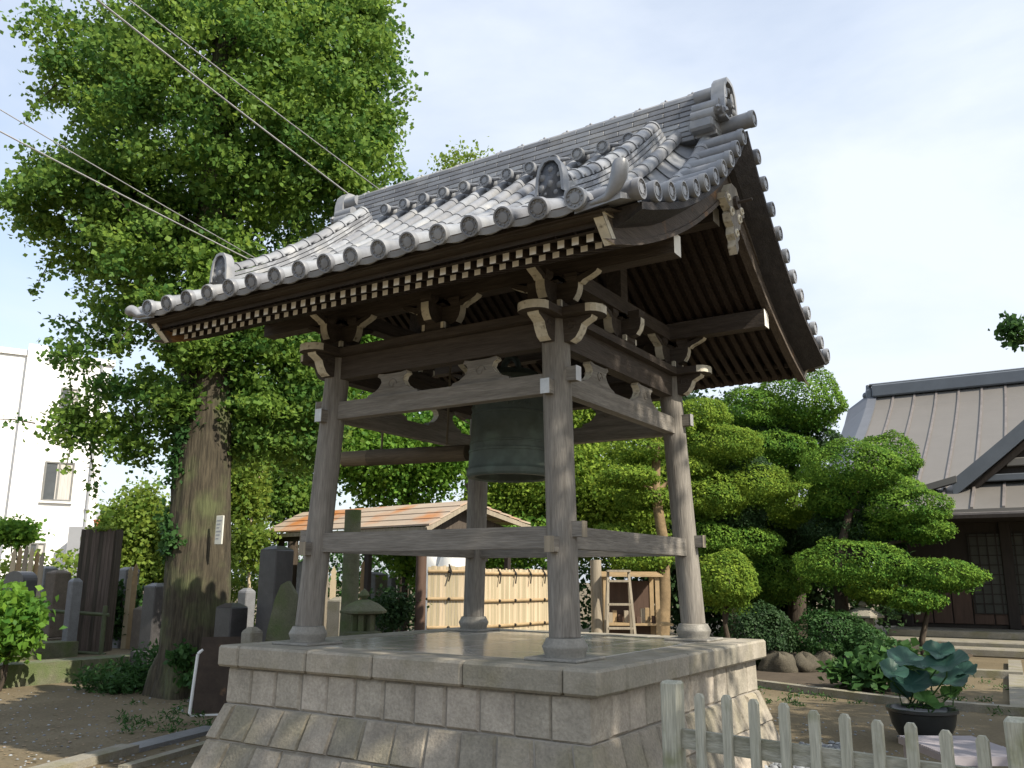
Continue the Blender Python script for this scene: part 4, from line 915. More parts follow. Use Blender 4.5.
# ================================================================== RIGHT GARDEN
def kerb(label, a, b, w, h, z=GZ, m=KERB, name='kerb_stone', group='garden kerbs'):
    a, b = Vector(a), Vector(b); a.z = b.z = z+h/2; L = (b-a).length; n = max(1, int(L/1.1)); mb = MB(); u = (b-a)/n
    for k in range(n): mb.beam(a+u*k+u*.004, a+u*(k+1)-u*.004, w, h, 0)
    return tag(mb.build(name, m), label, 'kerb', group)
def gp(px, py, z=GZ):                            # ground point seen at a pixel
    v = cd + rr*((px-512)/F) + uu*((384-py)/F); return Vector((CX, CY, CZ)) + v*((z-CZ)/v.z)
kerb('long pale kerb edging the garden bed behind the fence', gp(752, 686), gp(905, 706), .16, .10)
kerb('grey kerb strip behind the lotus pot towards the hall', gp(905, 673), gp(1024, 679), .3, .12)
kerb('short kerb strip crossing the earth right of the lotus', gp(945, 709), gp(1030, 716), .18, .10)
kerb('pale kerb running towards the hall at the right edge', gp(1021, 716), gp(1015, 664), .22, .08)
b0 = [gp(755, 684), gp(905, 702), gp(930, 668), gp(980, 655), gp(760, 650)]
mb = MB(); mb.prism([(p.x, p.y) for p in b0], lambda a, b_, t: Vector((a, b_, t)), GZ-.05, GZ+.055); tag(mb.build('garden_bed_ground', mat('dark_soil', (.085, .065, .045), .95, nscale=6, namt=.4, bump=.6)), kind='structure')
def rock(label, c, r, m=GRAVEB, cat='rock', group='garden edging rocks', name='edging_rock'):
    mb = MB(); n = 9; vs = []; ph = [random.uniform(0, 6) for _ in range(4)]
    prof = []
    for i in range(n+1):
        for j in range(14):
            th = math.pi*i/n; q = 2*math.pi*j/14; k = 1+.14*math.sin(3*q+ph[0]+th*2)+.1*math.sin(5*q+ph[1])+.08*math.sin(4*th+ph[2])
            vs.append(Vector(c)+Vector((math.sin(th)*math.cos(q)*r[0]*k, math.sin(th)*math.sin(q)*r[1]*k, -math.cos(th)*r[2]*k)))
    mb.add(vs, [(i*14+j, i*14+(j+1) % 14, i*14+14+(j+1) % 14, i*14+14+j) for i in range(n) for j in range(14)])
    return tag(mb.build(name, m, smooth=True, angle=60), label, cat, group)
ROCKW = mat('weathered_rock', (.12, .105, .075), .9, nscale=5, namt=.5, bump=.8, fine=.4)
for px, rx_, h, lab in ((775, .34, .22, 'leftmost brown rock of the garden bed edging'), (800, .28, .2, 'middle brown rock of the garden bed edging'), (822, .27, .23, 'reddish brown rock right of the middle edging rock'), (845, .2, .15, 'small rightmost rock of the garden bed edging')):
    p = gp(px, 676); rock(lab, (p.x, p.y+.3, GZ+.14), (rx_, .25, h), ROCKW)
P, v = clumps([E(865, 672, 13.2, 40, 12, 2, .5), E(900, 660, 13.4, 25, 10, 1, .4)], 90, 14, .1, .7, .6); P[:, 2] = np.maximum(P[:, 2], GZ+.03)
t = thing('ground_ivy', tuple(gnd(870, 13.2)), 'patch of broad green leafy plants left of the lotus', 'plant'); leaves('foliage', P, .15, SHRUB, t, up=.9, var=v)
# lotus in a pot
lp = gp(925, 742); lp.z = GZ
pot = thing('plant_pot', tuple(lp), 'black glazed bowl holding the lotus', 'pot')
mb = MB(); mb.lathe([(.19, .0), (.24, .05), (.30, .17), (.325, .29), (.345, .30), (.345, .33), (.315, .33), (.30, .30), (.25, .27), (.0001, .27)], lp, 32); mb.build('bowl', BLACKP, pot, smooth=True, angle=40)
lt = thing('lotus_plant', (lp.x, lp.y, GZ+.3), 'lotus with big round blue-green leaves growing from the black bowl', 'plant')
d0 = (lp-Vector((CX, CY, 0))).dot(fw)
for px, py, r, lm, tilt in ((908, 651, .26, LOTUS, .5), (944, 655, .27, LOTUS, -.2), (925, 661, .22, LOTUSY, .3), (912, 678, .25, LOTUS, .25), (948, 676, .23, LOTUS, -.5), (930, 672, .2, LOTUSY, .1), (928, 702, .17, LOTUSY, .8), (895, 665, .17, LOTUS, .6), (960, 664, .18, LOTUS, -.4), (902, 690, .14, LOTUS, .9), (950, 692, .13, LOTUSY, -.7), (938, 640, .18, LOTUS, .2)):
    r *= .84; c = at(925+(px-925)*1.06, 678+(py-676)*.8, d0+random.uniform(-.2, .25)); mb = MB(); n = 33; nr = Vector((tilt*.5+random.uniform(-.15, .15), -.45+random.uniform(-.2, .2), 1)).normalized(); a = nr.orthogonal().normalized(); b_ = nr.cross(a)
    vs = [c-nr*.05]; 
    for k, rr_ in enumerate((.35, .7, 1.0)):
        for j in range(n):
            q = 2*math.pi*j/n; w = 1+.05*math.sin(3*q+px)+.03*math.sin(7*q)
            vs.append(c+(a*math.cos(q)+b_*math.sin(q))*r*rr_*w+nr*(-.045+.05*rr_**1.5+.022*math.sin(4*q+px)*rr_**2+(.006 if j % 2 else -.004)))
    tone = random.uniform(.1, .6)
    for j in range(n): mb.add([vs[0]]+[vs[1+k*n+(j+e) % n] for k in range(3) for e in (0, 1)], [(0, 1, 2), (1, 2, 4, 3), (3, 4, 6, 5)], 0, tone+(.38 if j % 3 == 0 else random.uniform(0, .12)))
    o = mb.build('leaf', lm, lt, smooth=True, angle=80)
    mb = MB(); mb.tube([c-nr*.05, c-Vector((0, 0, .15)), Vector((lp.x, lp.y, GZ+.32))+Vector((random.uniform(-.15, .15), random.uniform(-.15, .15), 0))], .008, 6); mb.build('stalk', SHRUB, lt)
# ribbed board
rb = at(962, 746, 7.3); zb_ = rb.z; o_ = Vector((rb.x, rb.y, 0)); X = Vector((rr.x, rr.y, 0)).normalized(); Y = fw
def lb(mb, o, x0, x1, y0, y1, z0, z1, m=0):
    mb.hexa([o+X*x+Y*y+Vector((0, 0, z)) for z in (z0, z1) for x, y in ((x0, y0), (x1, y0), (x1, y1), (x0, y1))], m)
mb = MB(); lb(mb, o_, -.31, .31, -.45, .45, zb_-.06, zb_-.012)
for k in range(26): lb(mb, o_, -.305, .305, -.445+.0345*k, -.42+.0345*k, zb_-.0115, zb_+.004)
for sx in (-1, 1):
    for sy in (-1, 1): lb(mb, o_, sx*.26-.03, sx*.26+.03, sy*.38-.03, sy*.38+.03, GZ, zb_-.0605)
tag(mb.build('slatted_stand', MATB), 'pale lilac ribbed stand beside the black bowl', 'stand')
# pebbles
mb = MB()
for k in range(420):
    px, py = random.uniform(745, 850), random.uniform(744, 772); p = gp(px, py); s = random.uniform(.018, .04)
    mb.lathe([(s*.5, -s*.4), (s, 0), (s*.6, s*.45), (1e-4, s*.5)], (p.x, p.y, GZ+s*.35), 7, var=random.random())
tag(mb.build('pebbles', PEB, smooth=True, loc=(2, 1.5, GZ)), 'blue-grey pebbles on the ground behind the picket fence', 'pebbles', kind='stuff')

# picket fence
fn = thing('picket_fence', (3.2, -2.3, GZ), 'weathered pale green picket fence at lower right', 'fence')
f0, f1 = Vector((2.41, -2.02, GZ)), Vector((4.05, -2.30, GZ)); fd = (f1-f0); FT = .0
def fpost(p, topz, w, name='post'):
    mb = MB(); mb.bbox((p.x-w/2, p.y-w/2, GZ), (p.x+w/2, p.y+w/2, topz), .012); 
    mb.build(name, FENCE, fn)
def onf(px):                                     # point of the fence line under a pixel column
    v = cd + rr*((px-512)/F) + uu*(-330/F); n = Vector((fd.y, -fd.x, 0)); o = Vector((CX, CY, CZ)); k = (f0-o).dot(n)/v.dot(n); q = o+v*k; return q
fpost(onf(673), .0, .105); q = onf(1019); fpost(q, -.02, .12)
for i, px in enumerate((702, 729, 756, 786, 815.5, 846, 878, 911, 945, 981)):
    p = onf(px); zt = -.045-.006*i+random.uniform(-.008, .008); w = .05; mb = MB(); u = fd.normalized(); nn = Vector((-u.y, u.x, 0))
    prof = [(-w/2, GZ+.04), (w/2, GZ+.04), (w/2, zt-.02), (w*.25, zt), (-w*.25, zt), (-w/2, zt-.02)]
    mb.prism(prof, lambda a, b_, t: Vector((p.x, p.y, 0))+u*a+nn*t+Vector((0, 0, b_)), -.035, -.008); mb.build('picket', FENCE, fn)
for zc in (-.30, -.80):
    a, b_ = onf(673), onf(1030); a.z = b_.z = zc; mb = MB(); mb.beam(a+nn*.012, b_+nn*.012, .035, .10, 0); mb.build('rail', FENCER, fn)

# ================================================================== BEHIND: shed, bamboo fence, lantern, store
SH = Vector((-4.63, 4.60, 0)); SX = Vector((.992, -.125, 0)); SY = Vector((.125, .992, 0)); zE, zR, zB = 1.41, 1.875, 1.56; D1, D2, SL = .98, 2.67, 4.6
shed = thing('garden_shed', (SH-SX*2.2+SY*1.3+Vector((0, 0, GZ))).to_tuple(), 'open shed with rusty orange and grey sheet roof behind the tower', 'shed')
def sp_(x, y, z): return SH+SX*x+SY*y+Vector((0, 0, z))
mb = MB()
for side, (ys, ye_, z0, z1) in enumerate(((0, D1, zE, zR), (D2, D1, zB, zR))):
    nk = 4 if side == 0 else 6
    for k in range(nk):                          # lapped roofing sheets
        t0, t1 = k/nk, min((k+1)/nk+.03, 1); l0 = .022; v = random.random()
        A, B_ = ys+(ye_-ys)*t0, ys+(ye_-ys)*t1; za, zb2 = z0+(z1-z0)*t0+l0, z0+(z1-z0)*t1+.004
        mb.hexa([sp_(-SL, A, za-.03), sp_(.1, A, za-.03), sp_(.1, B_, zb2-.03), sp_(-SL, B_, zb2-.03), sp_(-SL, A, za), sp_(.1, A, za), sp_(.1, B_, zb2), sp_(-SL, B_, zb2)], 0, v)
mb.build('roof', RUST, shed)
mb = MB()
for x in (.07, -SL+.05):
    mb.beam(sp_(x, -.03, zE-.075), sp_(x, D1, zR-.075), .04, .08, 0); mb.beam(sp_(x, D2+.03, zB-.075), sp_(x, D1, zR-.075), .04, .08, 0)
mb.beam(sp_(-SL, .03, zE-.06), sp_(.05, .03, zE-.06), .05, .07, 0); mb.build('rafter_trim', PALE, shed)
mb = MB(); mb.prism([(.25, zE-.05), (D2-.3, zB-.1), (D1, zR-.12)], lambda a, b_, t: sp_(t, a, b_), -.22, -.16); mb.build('gable_board', CEDAR, shed)
for x in (-.25, -1.6, -3.0, -4.2):
    for y in (.2, D2-.25):
        mb = MB(); o_ = sp_(x, y, 0); mb.bbox((o_.x-.05, o_.y-.05, GZ), (o_.x+.05, o_.y+.05, zE-.1), .01); mb.build('post', HALLW, shed)
for y in (.2, D2-.25):
    mb = MB(); mb.beam(sp_(-SL+.1, y, zE-.12), sp_(-.15, y, zE-.12), .07, .1, 0); mb.build('wall_plate', HALLW, shed)
mb = MB(); mb.tube([sp_(-SL+.1, .03, zE-.1), sp_(-SL+.12, .08, zE-.22), sp_(-4.15, .1, zE-.42), sp_(-4.15, .13, GZ+.1)], .035, 8); mb.build('downpipe', HALLW, shed, smooth=True)
for px, py0, h, r, m_, lab, d in ((347, 510, 0, .115, MOSSST, 'thick moss-grey post with sawn top before the shed', 12.2), (597, 560, 0, .085, PALE, 'pale bare post standing beside the stepladder', 13.2)):
    b = gnd(px, d); tz = at(px, py0, d).z; mb = MB(); mb.tube([b, Vector((b.x+.01, b.y, (GZ+tz)/2)), Vector((b.x, b.y, tz))], [r*1.1, r, r*.97], 14); tag(mb.build('wooden_post', m_, smooth=True, angle=50), lab, 'post')
# bamboo fences
def bfence(label, a, b, h, rails, bright):
    t = thing('bamboo_fence', ((a+b)/2).to_tuple(), label, 'fence', 'bamboo fence panels'); u = (b-a); n = int(u.length/.042); mb = MB(); u /= n; nn = u.cross(Vector((0, 0, 1))).normalized()
    for k in range(n):
        p = a+u*(k+.5); hh_ = h*(1+random.uniform(-.012, .006)); mb.beam(p+Vector((0, 0, .04)), p+Vector((0, 0, hh_)), u.length*.93, .018, 0, up=nn); mb.var[-6:] = [random.random()]*6
    mb.build('slats', BAMBOO, t)
    for z in rails:
        mb = MB()
        for s in (-1, 1): mb.tube([a+nn*.028*s+Vector((0, 0, z)), b+nn*.028*s+Vector((0, 0, z))], .022, 8)
        mb.build('rail', BAMBOOD, t)
    mb = MB(); k = .3
    L = (b-a).length; d = (b-a)/L
    while k < L:
        for z in rails: mb.ball(a+d*k-nn*.05*0+nn*.05+Vector((0, 0, z)), .024, 0, 5); mb.ball(a+d*k-nn*.05+Vector((0, 0, z)), .024, 0, 5)
        p = a+d*k+Vector((0, 0, h+.02))
        for s in (-1, 1): mb.tube([p, p+nn*s*.055+d*.03+Vector((0, 0, -.1)), p+nn*s*.06-d*.01+Vector((0, 0, -.24))], .011, 5)
        k += .42
    mb.build('knots', TWINE, t); return t
a = gnd(426, 12.6); b = gnd(466, 12.7); bfence('bright left bamboo fence panel behind the back column', a, b, 1.78, (1.7, 1.32, .93, .45), 1)
a = gnd(467, 12.75); b = gnd(566, 15.0); bfence('long bamboo fence panel receding right of the back column', a, b, 1.75, (1.68, 1.28, .92, .5), 0)
b = gnd(419, 12.5); mb = MB(); mb.tube([b, b+Vector((0, 0, 2.05))], .075, 12); tag(mb.build('wooden_post', PANELW, smooth=True, angle=50), 'reddish brown round post at the left end of the bamboo fence', 'post')
# white sheet / objects behind the fence
mb = MB(); c = at(448, 556, 14.3); rock('white plastic-covered heap showing above the bamboo fence', (c.x, c.y, GZ+1.0), (.55, .4, 1.08), WHITEF, 'heap', None, 'covered_heap')
# wood store and stepladder
b = gnd(630, 15.2); ws = thing('wood_store', tuple(b), 'low open wood store with a plank roof right of the near column', 'store')
mb = MB(); k = pxm(15.2)
c = at(628, 575, 15.2)
zt = c.z-GZ
for k in range(5): lb(mb, b, -.5, .55, -.3+.16*k, -.15+.16*k, zt-.03+.015*k, zt+.015*k)
mb.build('roof', BAMBOOD, ws)
for x in (-.42, .45):
    for y in (-.22, .4):
        mb = MB(); lb(mb, b, x-.035, x+.035, y-.035, y+.035, 0, zt-.03); mb.build('post', BAMBOOD, ws)
mb = MB(); lb(mb, b, -.42, .45, .38, .42, .1, zt-.1); mb.build('back_board', PANELW, ws)
for z in (.45, .85):
    mb = MB(); lb(mb, b, -.42, .7, -.25, .36, z, z+.035); mb.build('shelf', BAMBOOD, ws)
for q in range(9):
    mb = MB(); y = random.uniform(-.2, .2); x = -.35+.09*q; lb(mb, b, x, x+.07, y, y+.12, .886, .95+random.uniform(.0, .25)); tag(mb.build('timber_offcut', [PALE, BAMBOOD, PANELW][q % 3]), 'one of the short timber offcuts piled on the wood store shelf', 'timber', 'timber offcuts on the wood store shelf')
b = gnd(620, 13.0); ld_ = thing('stepladder', tuple(b), 'pale wooden stepladder standing before the wood store', 'ladder')
hl = at(618, 572, 13).z-GZ
for s in (-1, 1):
    for yy in (-.38, .38):
        mb = MB(); p0 = b+X*s*.24+Y*yy; p1 = b+X*s*.15+Vector((0, 0, hl)); mb.beam(p0, p1, .035, .05, 0, up=Y); mb.build('rail', PALE, ld_)
for k in range(5):
    z = .25+k*hl/5.2; f = z/hl; mb = MB(); lb(mb, b+Y*(-.38*(1-f)), -.23+.09*f, .23-.09*f, -.03, .05, z, z+.03); mb.build('step', PALE, ld_)
mb = MB(); lb(mb, b, -.17, .17, -.1, .1, hl, hl+.03); mb.build('top_step', PALE, ld_)
# stone lantern
b = gnd(362, 11.6); ln = thing('stone_lantern', tuple(b), 'small mossy stone lantern behind the left of the platform', 'lantern'); zt = at(362, 597, 11.6).z
k = zt-GZ
def lant(ln, b, k, w, m):
    mb = MB(); mb.lathe([(.24*w, 0), (.24*w, .08), (.13*w, .14), (.10*w, .2), (.10*w, k-.62), (.14*w, k-.56)], b, 6); mb.build('shaft', m, ln)
    mb = MB(); mb.lathe([(.12*w, k-.562), (.25*w, k-.50), (.27*w, k-.44), (.16*w, k-.42)], b, 6); mb.build('platform', m, ln)
    mb = MB()
    for q in range(6): a = math.pi/3*q; p = b+Vector((math.cos(a)*.125*w, math.sin(a)*.125*w, k-.42)); mb.beam(p, p+Vector((0, 0, .2)), .07*w, .07*w, 0, up=(math.cos(a), math.sin(a), 0))
    mb.lathe([(.085*w, k-.42), (.085*w, k-.22)], b, 6); mb.build('light_box', m, ln)
    mb = MB(); mb.lathe([(.2*w, k-.215), (.33*w, k-.20), (.335*w, k-.17), (.22*w, k-.09), (.1*w, k-.04), (.06*w, k-.03)], b, 6); mb.build('cap', m, ln)
    mb = MB(); mb.lathe([(.03*w, k-.031), (.075*w, k+.02), (.05*w, k+.07), (.0001, k+.11)], b, 12); mb.build('finial', m, ln, smooth=True)
lant(ln, b, k, .95, MOSSST)
b = gnd(866, 16.6); ln = thing('stone_lantern', tuple(b), 'stone lantern half hidden among the clipped garden pines', 'lantern'); lant(ln, b, at(866, 606, 16.6).z-GZ, 1.1, KERB)
P, v = clumps([E(392, 612, 12.6, 22, 18, 1, .4)], 40, 40, .1); t = thing('low_bush', tuple(gnd(392, 12.6)), 'small dark bush right of the left stone lantern', 'bush'); leaves('foliage', P, .06, DARKL, t, var=v); mb = MB(); limb(mb, gnd(392, 12.6), at(392, 615, 12.6), .03, .02); mb.build('stem', BARK2, t)

# ================================================================== GRAVEYARD, LEFT
def grave(label, px, d, top_py, w, m, tiers=2, dep=None, name='gravestone', group='gravestones', tw=1.5, sub=KERB, round_=False):
    b = gnd(px, d); t = thing(name, tuple(b), label, 'gravestone', group); h = at(px, top_py, d).z-GZ; dep = dep or w
    z = 0
    for k in range(tiers):
        f = tw+.5*(tiers-1-k); hk = .18+.06*k; mb = MB(); mb.bbox((b.x-w*f/2, b.y-dep*f/2, GZ+z), (b.x+w*f/2, b.y+dep*f/2, GZ+z+hk), .015); mb.build('base', m, t); z += hk
    mb = MB(); x0, x1, y0, y1 = b.x-w/2, b.x+w/2, b.y-dep/2, b.y+dep/2
    if round_:
        n = 12; prof = [(-w/2, z), (w/2, z)]+[(w/2*math.cos(q), h-.25*w+.25*w*math.sin(q)) for q in np.linspace(0, math.pi, n)]
        mb.prism(prof, lambda a, bb, tt: Vector((b.x+a, b.y+tt, GZ+bb)), -dep/2, dep/2)
    else:
        mb.bbox((x0, y0, GZ+z), (x1, y1, GZ+h-.05), .015); mb.hexa([(x0+.01, y0+.01, GZ+h-.05), (x1-.01, y0+.01, GZ+h-.05), (x1-.01, y1-.01, GZ+h-.05), (x0+.01, y1-.01, GZ+h-.05)]+[(b.x+sx*w*.2, b.y+sy*dep*.2, GZ+h) for sx, sy in ((-1, -1), (1, -1), (1, 1), (-1, 1))])
    mb.build('stone', m, t); return t
grave('tall dark brown granite gravestone on stepped base right of the ginkgo', 271, 12.2, 546, .33, GRAVED, 3, tw=1.4)
grave('broad dark slab gravestone with arched top at the far left', 12, 15.5, 571, .62, GRAVED, 1, .25, round_=True, tw=1.3)
grave('brown grave pillar left of the plank bundle', 50, 18, 570, .34, GRAVEB, 2)
grave('thin pale grave pillar touching the plank bundle', 68, 15.6, 578, .15, GRAVE, 1, .2)
grave('blue-grey gravestone right of the plank bundle', 121, 17.6, 567, .30, GRAVE, 2)
grave('small brown grave pillar beneath the yellow bushy tree', 133, 19.5, 590, .3, GRAVEB, 2)
grave('dark grave pillar close to the ginkgo trunk on its left', 152, 15, 583, .32, GRAVED, 2)
grave('grey gravestone between the brown pillar and bush', 38, 20, 566, .32, GRAVE, 2)
grave('low grey stone block right of the ginkgo base', 229, 12.2, 603, .32, GRAVED, 1, .3, tw=1.35)
grave('short pale marker post before the natural stele', 251, 10.9, 627, .19, KERB, 1, .19, tw=1.6)
grave('pale gravestone behind the left column', 305, 17, 560, .34, GRAVE, 2)
grave('light grey gravestone seen under the shed roof', 372, 19, 572, .4, GRAVE, 2)
grave('pale blue gravestone under the shed near its post', 388, 21, 575, .45, GRAVE, 2)
grave('small mossy grave pillar behind the pale pillar and plank bundle', 60, 20.5, 578, .26, MOSSST, 2)
grave('short brown gravestone between plank bundle and ginkgo trunk', 141, 17, 606, .3, GRAVEB, 1)
grave('narrow grey grave pillar left of the tall dark brown gravestone', 243, 14, 588, .2, GRAVE, 2)
grave('squat pale gravestone beside the left stone lantern', 338, 14.5, 597, .3, KERB, 2)
# natural stele
b = gnd(280, 11.1); h = at(285, 581, 11.1).z-GZ; w = .46; mb = MB()
prof = [(-.24, 0), (.25, 0), (.245, h*.4), (.22, h*.7), (.16, h*.9), (.06, h), (-.02, h*.97), (-.08, h*.86), (-.14, h*.65), (-.2, h*.35)]
for k in range(2): pass
mb.prism(prof, lambda a, bb, t: Vector((b.x, b.y, GZ))+X*a+Y*t*(1-bb/h*.45)+Vector((0, 0, bb)), -.14, .14); mb.build('natural_stele', MOSSST)
tag(bpy.data.objects['natural_stele'], 'mossy natural stone stele with pointed top left of the left column', 'stele')
# sotoba planks in racks
k = 0
for px, d, tp in ((2, 17.5, 548), (8, 17.7, 546), (14, 17.6, 545), (20, 17.6, 547), (26, 17.7, 550), (31, 17.5, 552), (123, 17.2, 566), (128, 17.1, 563), (322, 15.5, 560), (330, 15.3, 566), (360, 17, 560), (312, 15.2, 585)):
    b = gnd(px, d); h = at(px, tp, d).z-GZ; mb = MB(); w = .05
    prof = [(-w, 0), (w, 0), (w, h*.86), (w*.7, h*.88), (w, h*.90), (w*.7, h*.92), (w, h*.94), (0, h), (-w, h*.94), (-w*.7, h*.92), (-w, h*.90), (-w*.7, h*.88), (-w, h*.86)]
    mb.prism(prof, lambda a, bb, t: b+X*a+Y*t+Vector((0, 0, bb)), -.008, .008)
    tag(mb.build('memorial_plank', [BAMBOO, BAMBOOD, PALE][k % 3]), 'thin notched wooden memorial plank standing among the gravestones', 'plank', 'memorial planks among the graves'); k += 1
# plank bundle with green bamboo rail
b = gnd(90, 16.6); t = thing('plank_bundle', tuple(b), 'tall dark bundle of upright old planks with mossy top among the graves', 'bundle'); h = at(92, 530, 16.6).z-GZ
mb = MB()
for fx in range(9):
    for s in (-1, 1):
        p = b+X*(-.27+.0675*fx)+Y*s*.15; mb.beam(p, p+Vector((0, 0, h*(1+random.uniform(-.015, .01)))), .064, .035, 0, up=Y); mb.var[-6:] = [random.random()]*6
        p = b+X*s*.31+Y*(-.13+.034*fx); mb.beam(p, p+Vector((0, 0, h*(1+random.uniform(-.015, .01)))), .035, .032, 0, up=Y); mb.var[-6:] = [random.random()]*6
lb(mb, b, -.29, .29, -.13, .13, .02, h-.06); mb.build('planks', CEDAR, t)
P, v = clumps([(b+Vector((0, 0, h)), (.32, .13, .03), 1)], 60, 14, .05, .5, .3); leaves('moss_top', P, .05, YELL, t, var=v)
mb = MB(); fz = .62
o = b-Y*.7
for xx, hh_ in ((-.62, 1.25), (-.1, 1.32), (.52, 1.1)): mb.tube([o+X*xx, o+X*xx+Vector((0, 0, hh_))], .04, 8)
for z in (.35, 1.02): mb.tube([o-X*.7+Vector((0, 0, z)), o+X*.6+Vector((0, 0, z-.08))], .032, 8)
tag(mb.build('rail_fence', GREENB, smooth=True), 'low dark green bamboo rail fence before the plank bundle', 'fence')
# terrace kerb of the graveyard
def kerb2(label, px0, py0, px1, py1, w, h, m=KERB, z=GZ): return kerb(label, gp(px0, py0), gp(px1, py1), w, h, z, m, group='graveyard kerbs')
kerb2('low dark stone kerb along the graveyard at left', -40, 690, 165, 672, .5, .32, MOSSST)
a_, b_ = gp(-20, 682), gp(50, 676); kerb('upper stone block on the graveyard kerb at far left', a_+Y*.6, b_+Y*.6, .5, .52, GZ, MOSSST, group='graveyard kerbs')
tr = [gp(-60, 688), gp(165, 670), gp(165, 670)+Y*16, gp(-60, 688)+Y*16]
mb = MB(); mb.prism([(p.x, p.y) for p in tr], lambda a, bb, tt: Vector((a, bb, tt)), GZ-.1, GZ+.27); tag(mb.build('graveyard_terrace_ground', DIRT), kind='structure')
kerb('long pale kerb stone lying at the bottom left corner', gp(10, 785), gp(130, 752), .2, .13, GZ-.06, KERB, group='front kerb stones')
kerb('narrow kerb strip running from the corner to the platform', gp(122, 772), gp(214, 745), .1, .11, GZ-.06, KERB, group='front kerb stones')
kerb('flat grey kerb slab beside the narrow strip', gp(128, 752), gp(214, 730), .25, .05, GZ-.01, GRAVE, group='front kerb stones')
# bushes left
for px, py, rx_, ry_, d, lm, lab, sz in ((4, 624, 26, 28, 13.0, BROAD, 'bright green leafy bush at the far left edge', .12), (15, 533, 19, 9, 22, BROAD, 'small spreading tree in front of the white building', .11), (124, 615, 14, 26, 17.6, SHRUB, 'green shrub between plank bundle and ginkgo', .1)):
    b = gnd(px, d); t = thing('leafy_bush', tuple(b), lab, 'bush', 'graveyard bushes'); es = [E(px, py, d, rx_, ry_, 1)]; P, v = clumps(es, int(50+rx_*3), 30, .12, .45); P = P[P[:, 2] > GZ+.1]; leaves('foliage', P, sz, lm, t, var=v[:len(P)])
    mb = MB()
    for q in range(4): limb(mb, b, at(px, py, d)+Vector((random.uniform(-.3, .3), random.uniform(-.3, .3), random.uniform(-.1, .3))), .03, .01)
    mb.build('stem', BARK2, t)
# fern bank at the foot of the ginkgo
P, v = clumps([(gnd(128, 13.2)+Vector((0, 0, .12)), (.75, .5, .22), 2), (gnd(160, 13.6)+Vector((0, 0, .25)), (.5, .45, .35), 2)], 110, 30, .1, .6, .5); P[:, 2] = np.maximum(P[:, 2], GZ+.02)
t = thing('fern_bank', tuple(gnd(140, 13.3)), 'low dark green ferny ground plants at the foot of the ginkgo', 'plants'); leaves('foliage', P, .1, SHRUB, t, up=.6, asp=.35, var=v)
# framed board leaning on the platform
b = gp(200, 716); c = thing('framed_board', tuple(b), 'rusty brown board in a white frame leaning beside the platform', 'board')
fx = (X*.95+Y*.3).normalized(); q = b-fx*.12; lean = Vector((-.03, .1, 1)).normalized(); W_, H_ = .55, .90
mb = MB(); nb = fx.cross(lean).normalized()
mb.hexa([q+fx*x+lean*z+nb*y for z in (.03, H_) for x, y in ((.02, -.012), (W_, -.012), (W_, .012), (.02, .012))]); mb.build('panel', RUSTB, c)
mb = MB(); mb.tube([q+fx*.0+lean*(H_*.78), q+fx*.0+lean*.03, q+fx*.03+lean*.0, q+fx*W_], .02, 8); mb.tube([q+fx*.0+lean*(H_*.78), q+fx*.05+lean*(H_*.84)], .02, 8); mb.build('frame', WHITEF, c, smooth=True)
mb = MB(); mb.hexa([q+fx*x+lean*z+nb*y for z in (.1, .25) for x, y in ((.04, -.02), (.2, -.02), (.2, -.014), (.04, -.014))]); mb.hexa([q+fx*x+lean*z+nb*y for z in (.38, .52) for x, y in ((.07, -.02), (.16, -.02), (.16, -.014), (.07, -.014))]); mb.build('notice', PAPER, c)
# fallen leaves and pebbles on the earth
mb = MB()
for k in range(600):
    p = gp(random.uniform(-20, 215), random.uniform(690, 768)); s = random.uniform(.008, .028); a = random.uniform(0, 6)
    mb.add([p+Vector((math.cos(a+q)*s*f, math.sin(a+q)*s*f, .006+.006*random.random())) for q, f in ((0, 1.3), (1.5, .7), (3.1, 1.2), (4.7, .7))], [(0, 1, 2, 3)], 0, random.random())
tag(mb.build('leaf_litter', mat('dry_leaf_litter', (.25, .19, .11), .9, var=.5, nscale=9), loc=(-4, 0, GZ)), 'dry leaf litter and grit on the brown earth', 'litter', kind='stuff')

# grit scattered over the earth
mb = MB()
for k in range(500):
    px, py = (random.uniform(-10, 210), random.uniform(690, 768)) if k % 2 else (random.uniform(760, 1024), random.uniform(682, 768))
    p = gp(px, py); s = random.uniform(.006, .018); mb.lathe([(s*.6, -s*.4), (s, 0), (s*.55, s*.5), (1e-4, s*.55)], (p.x, p.y, GZ+s*.2), 6, var=random.random())
tag(mb.build('grit', PEB, loc=(-1, 0, GZ)), 'small stones scattered over the brown earth', 'grit', kind='stuff')
P = []
for k in range(70):
    px, py = random.choice([(random.uniform(755, 905), random.uniform(683, 706)), (random.uniform(120, 235), random.uniform(695, 735)), (random.uniform(905, 1020), random.uniform(676, 716))]); p = gp(px, py); P.append(np.array(p)+rng.normal(size=(26, 3))*[.06, .06, 0]+np.abs(rng.normal(size=(26, 1)))*[0, 0, .035])
tag(leaves('weeds', np.vstack(P), .06, SHRUB, None, up=.3, asp=.3), 'small green weeds sprouting along the kerbs and bare earth', 'weeds', kind='stuff')
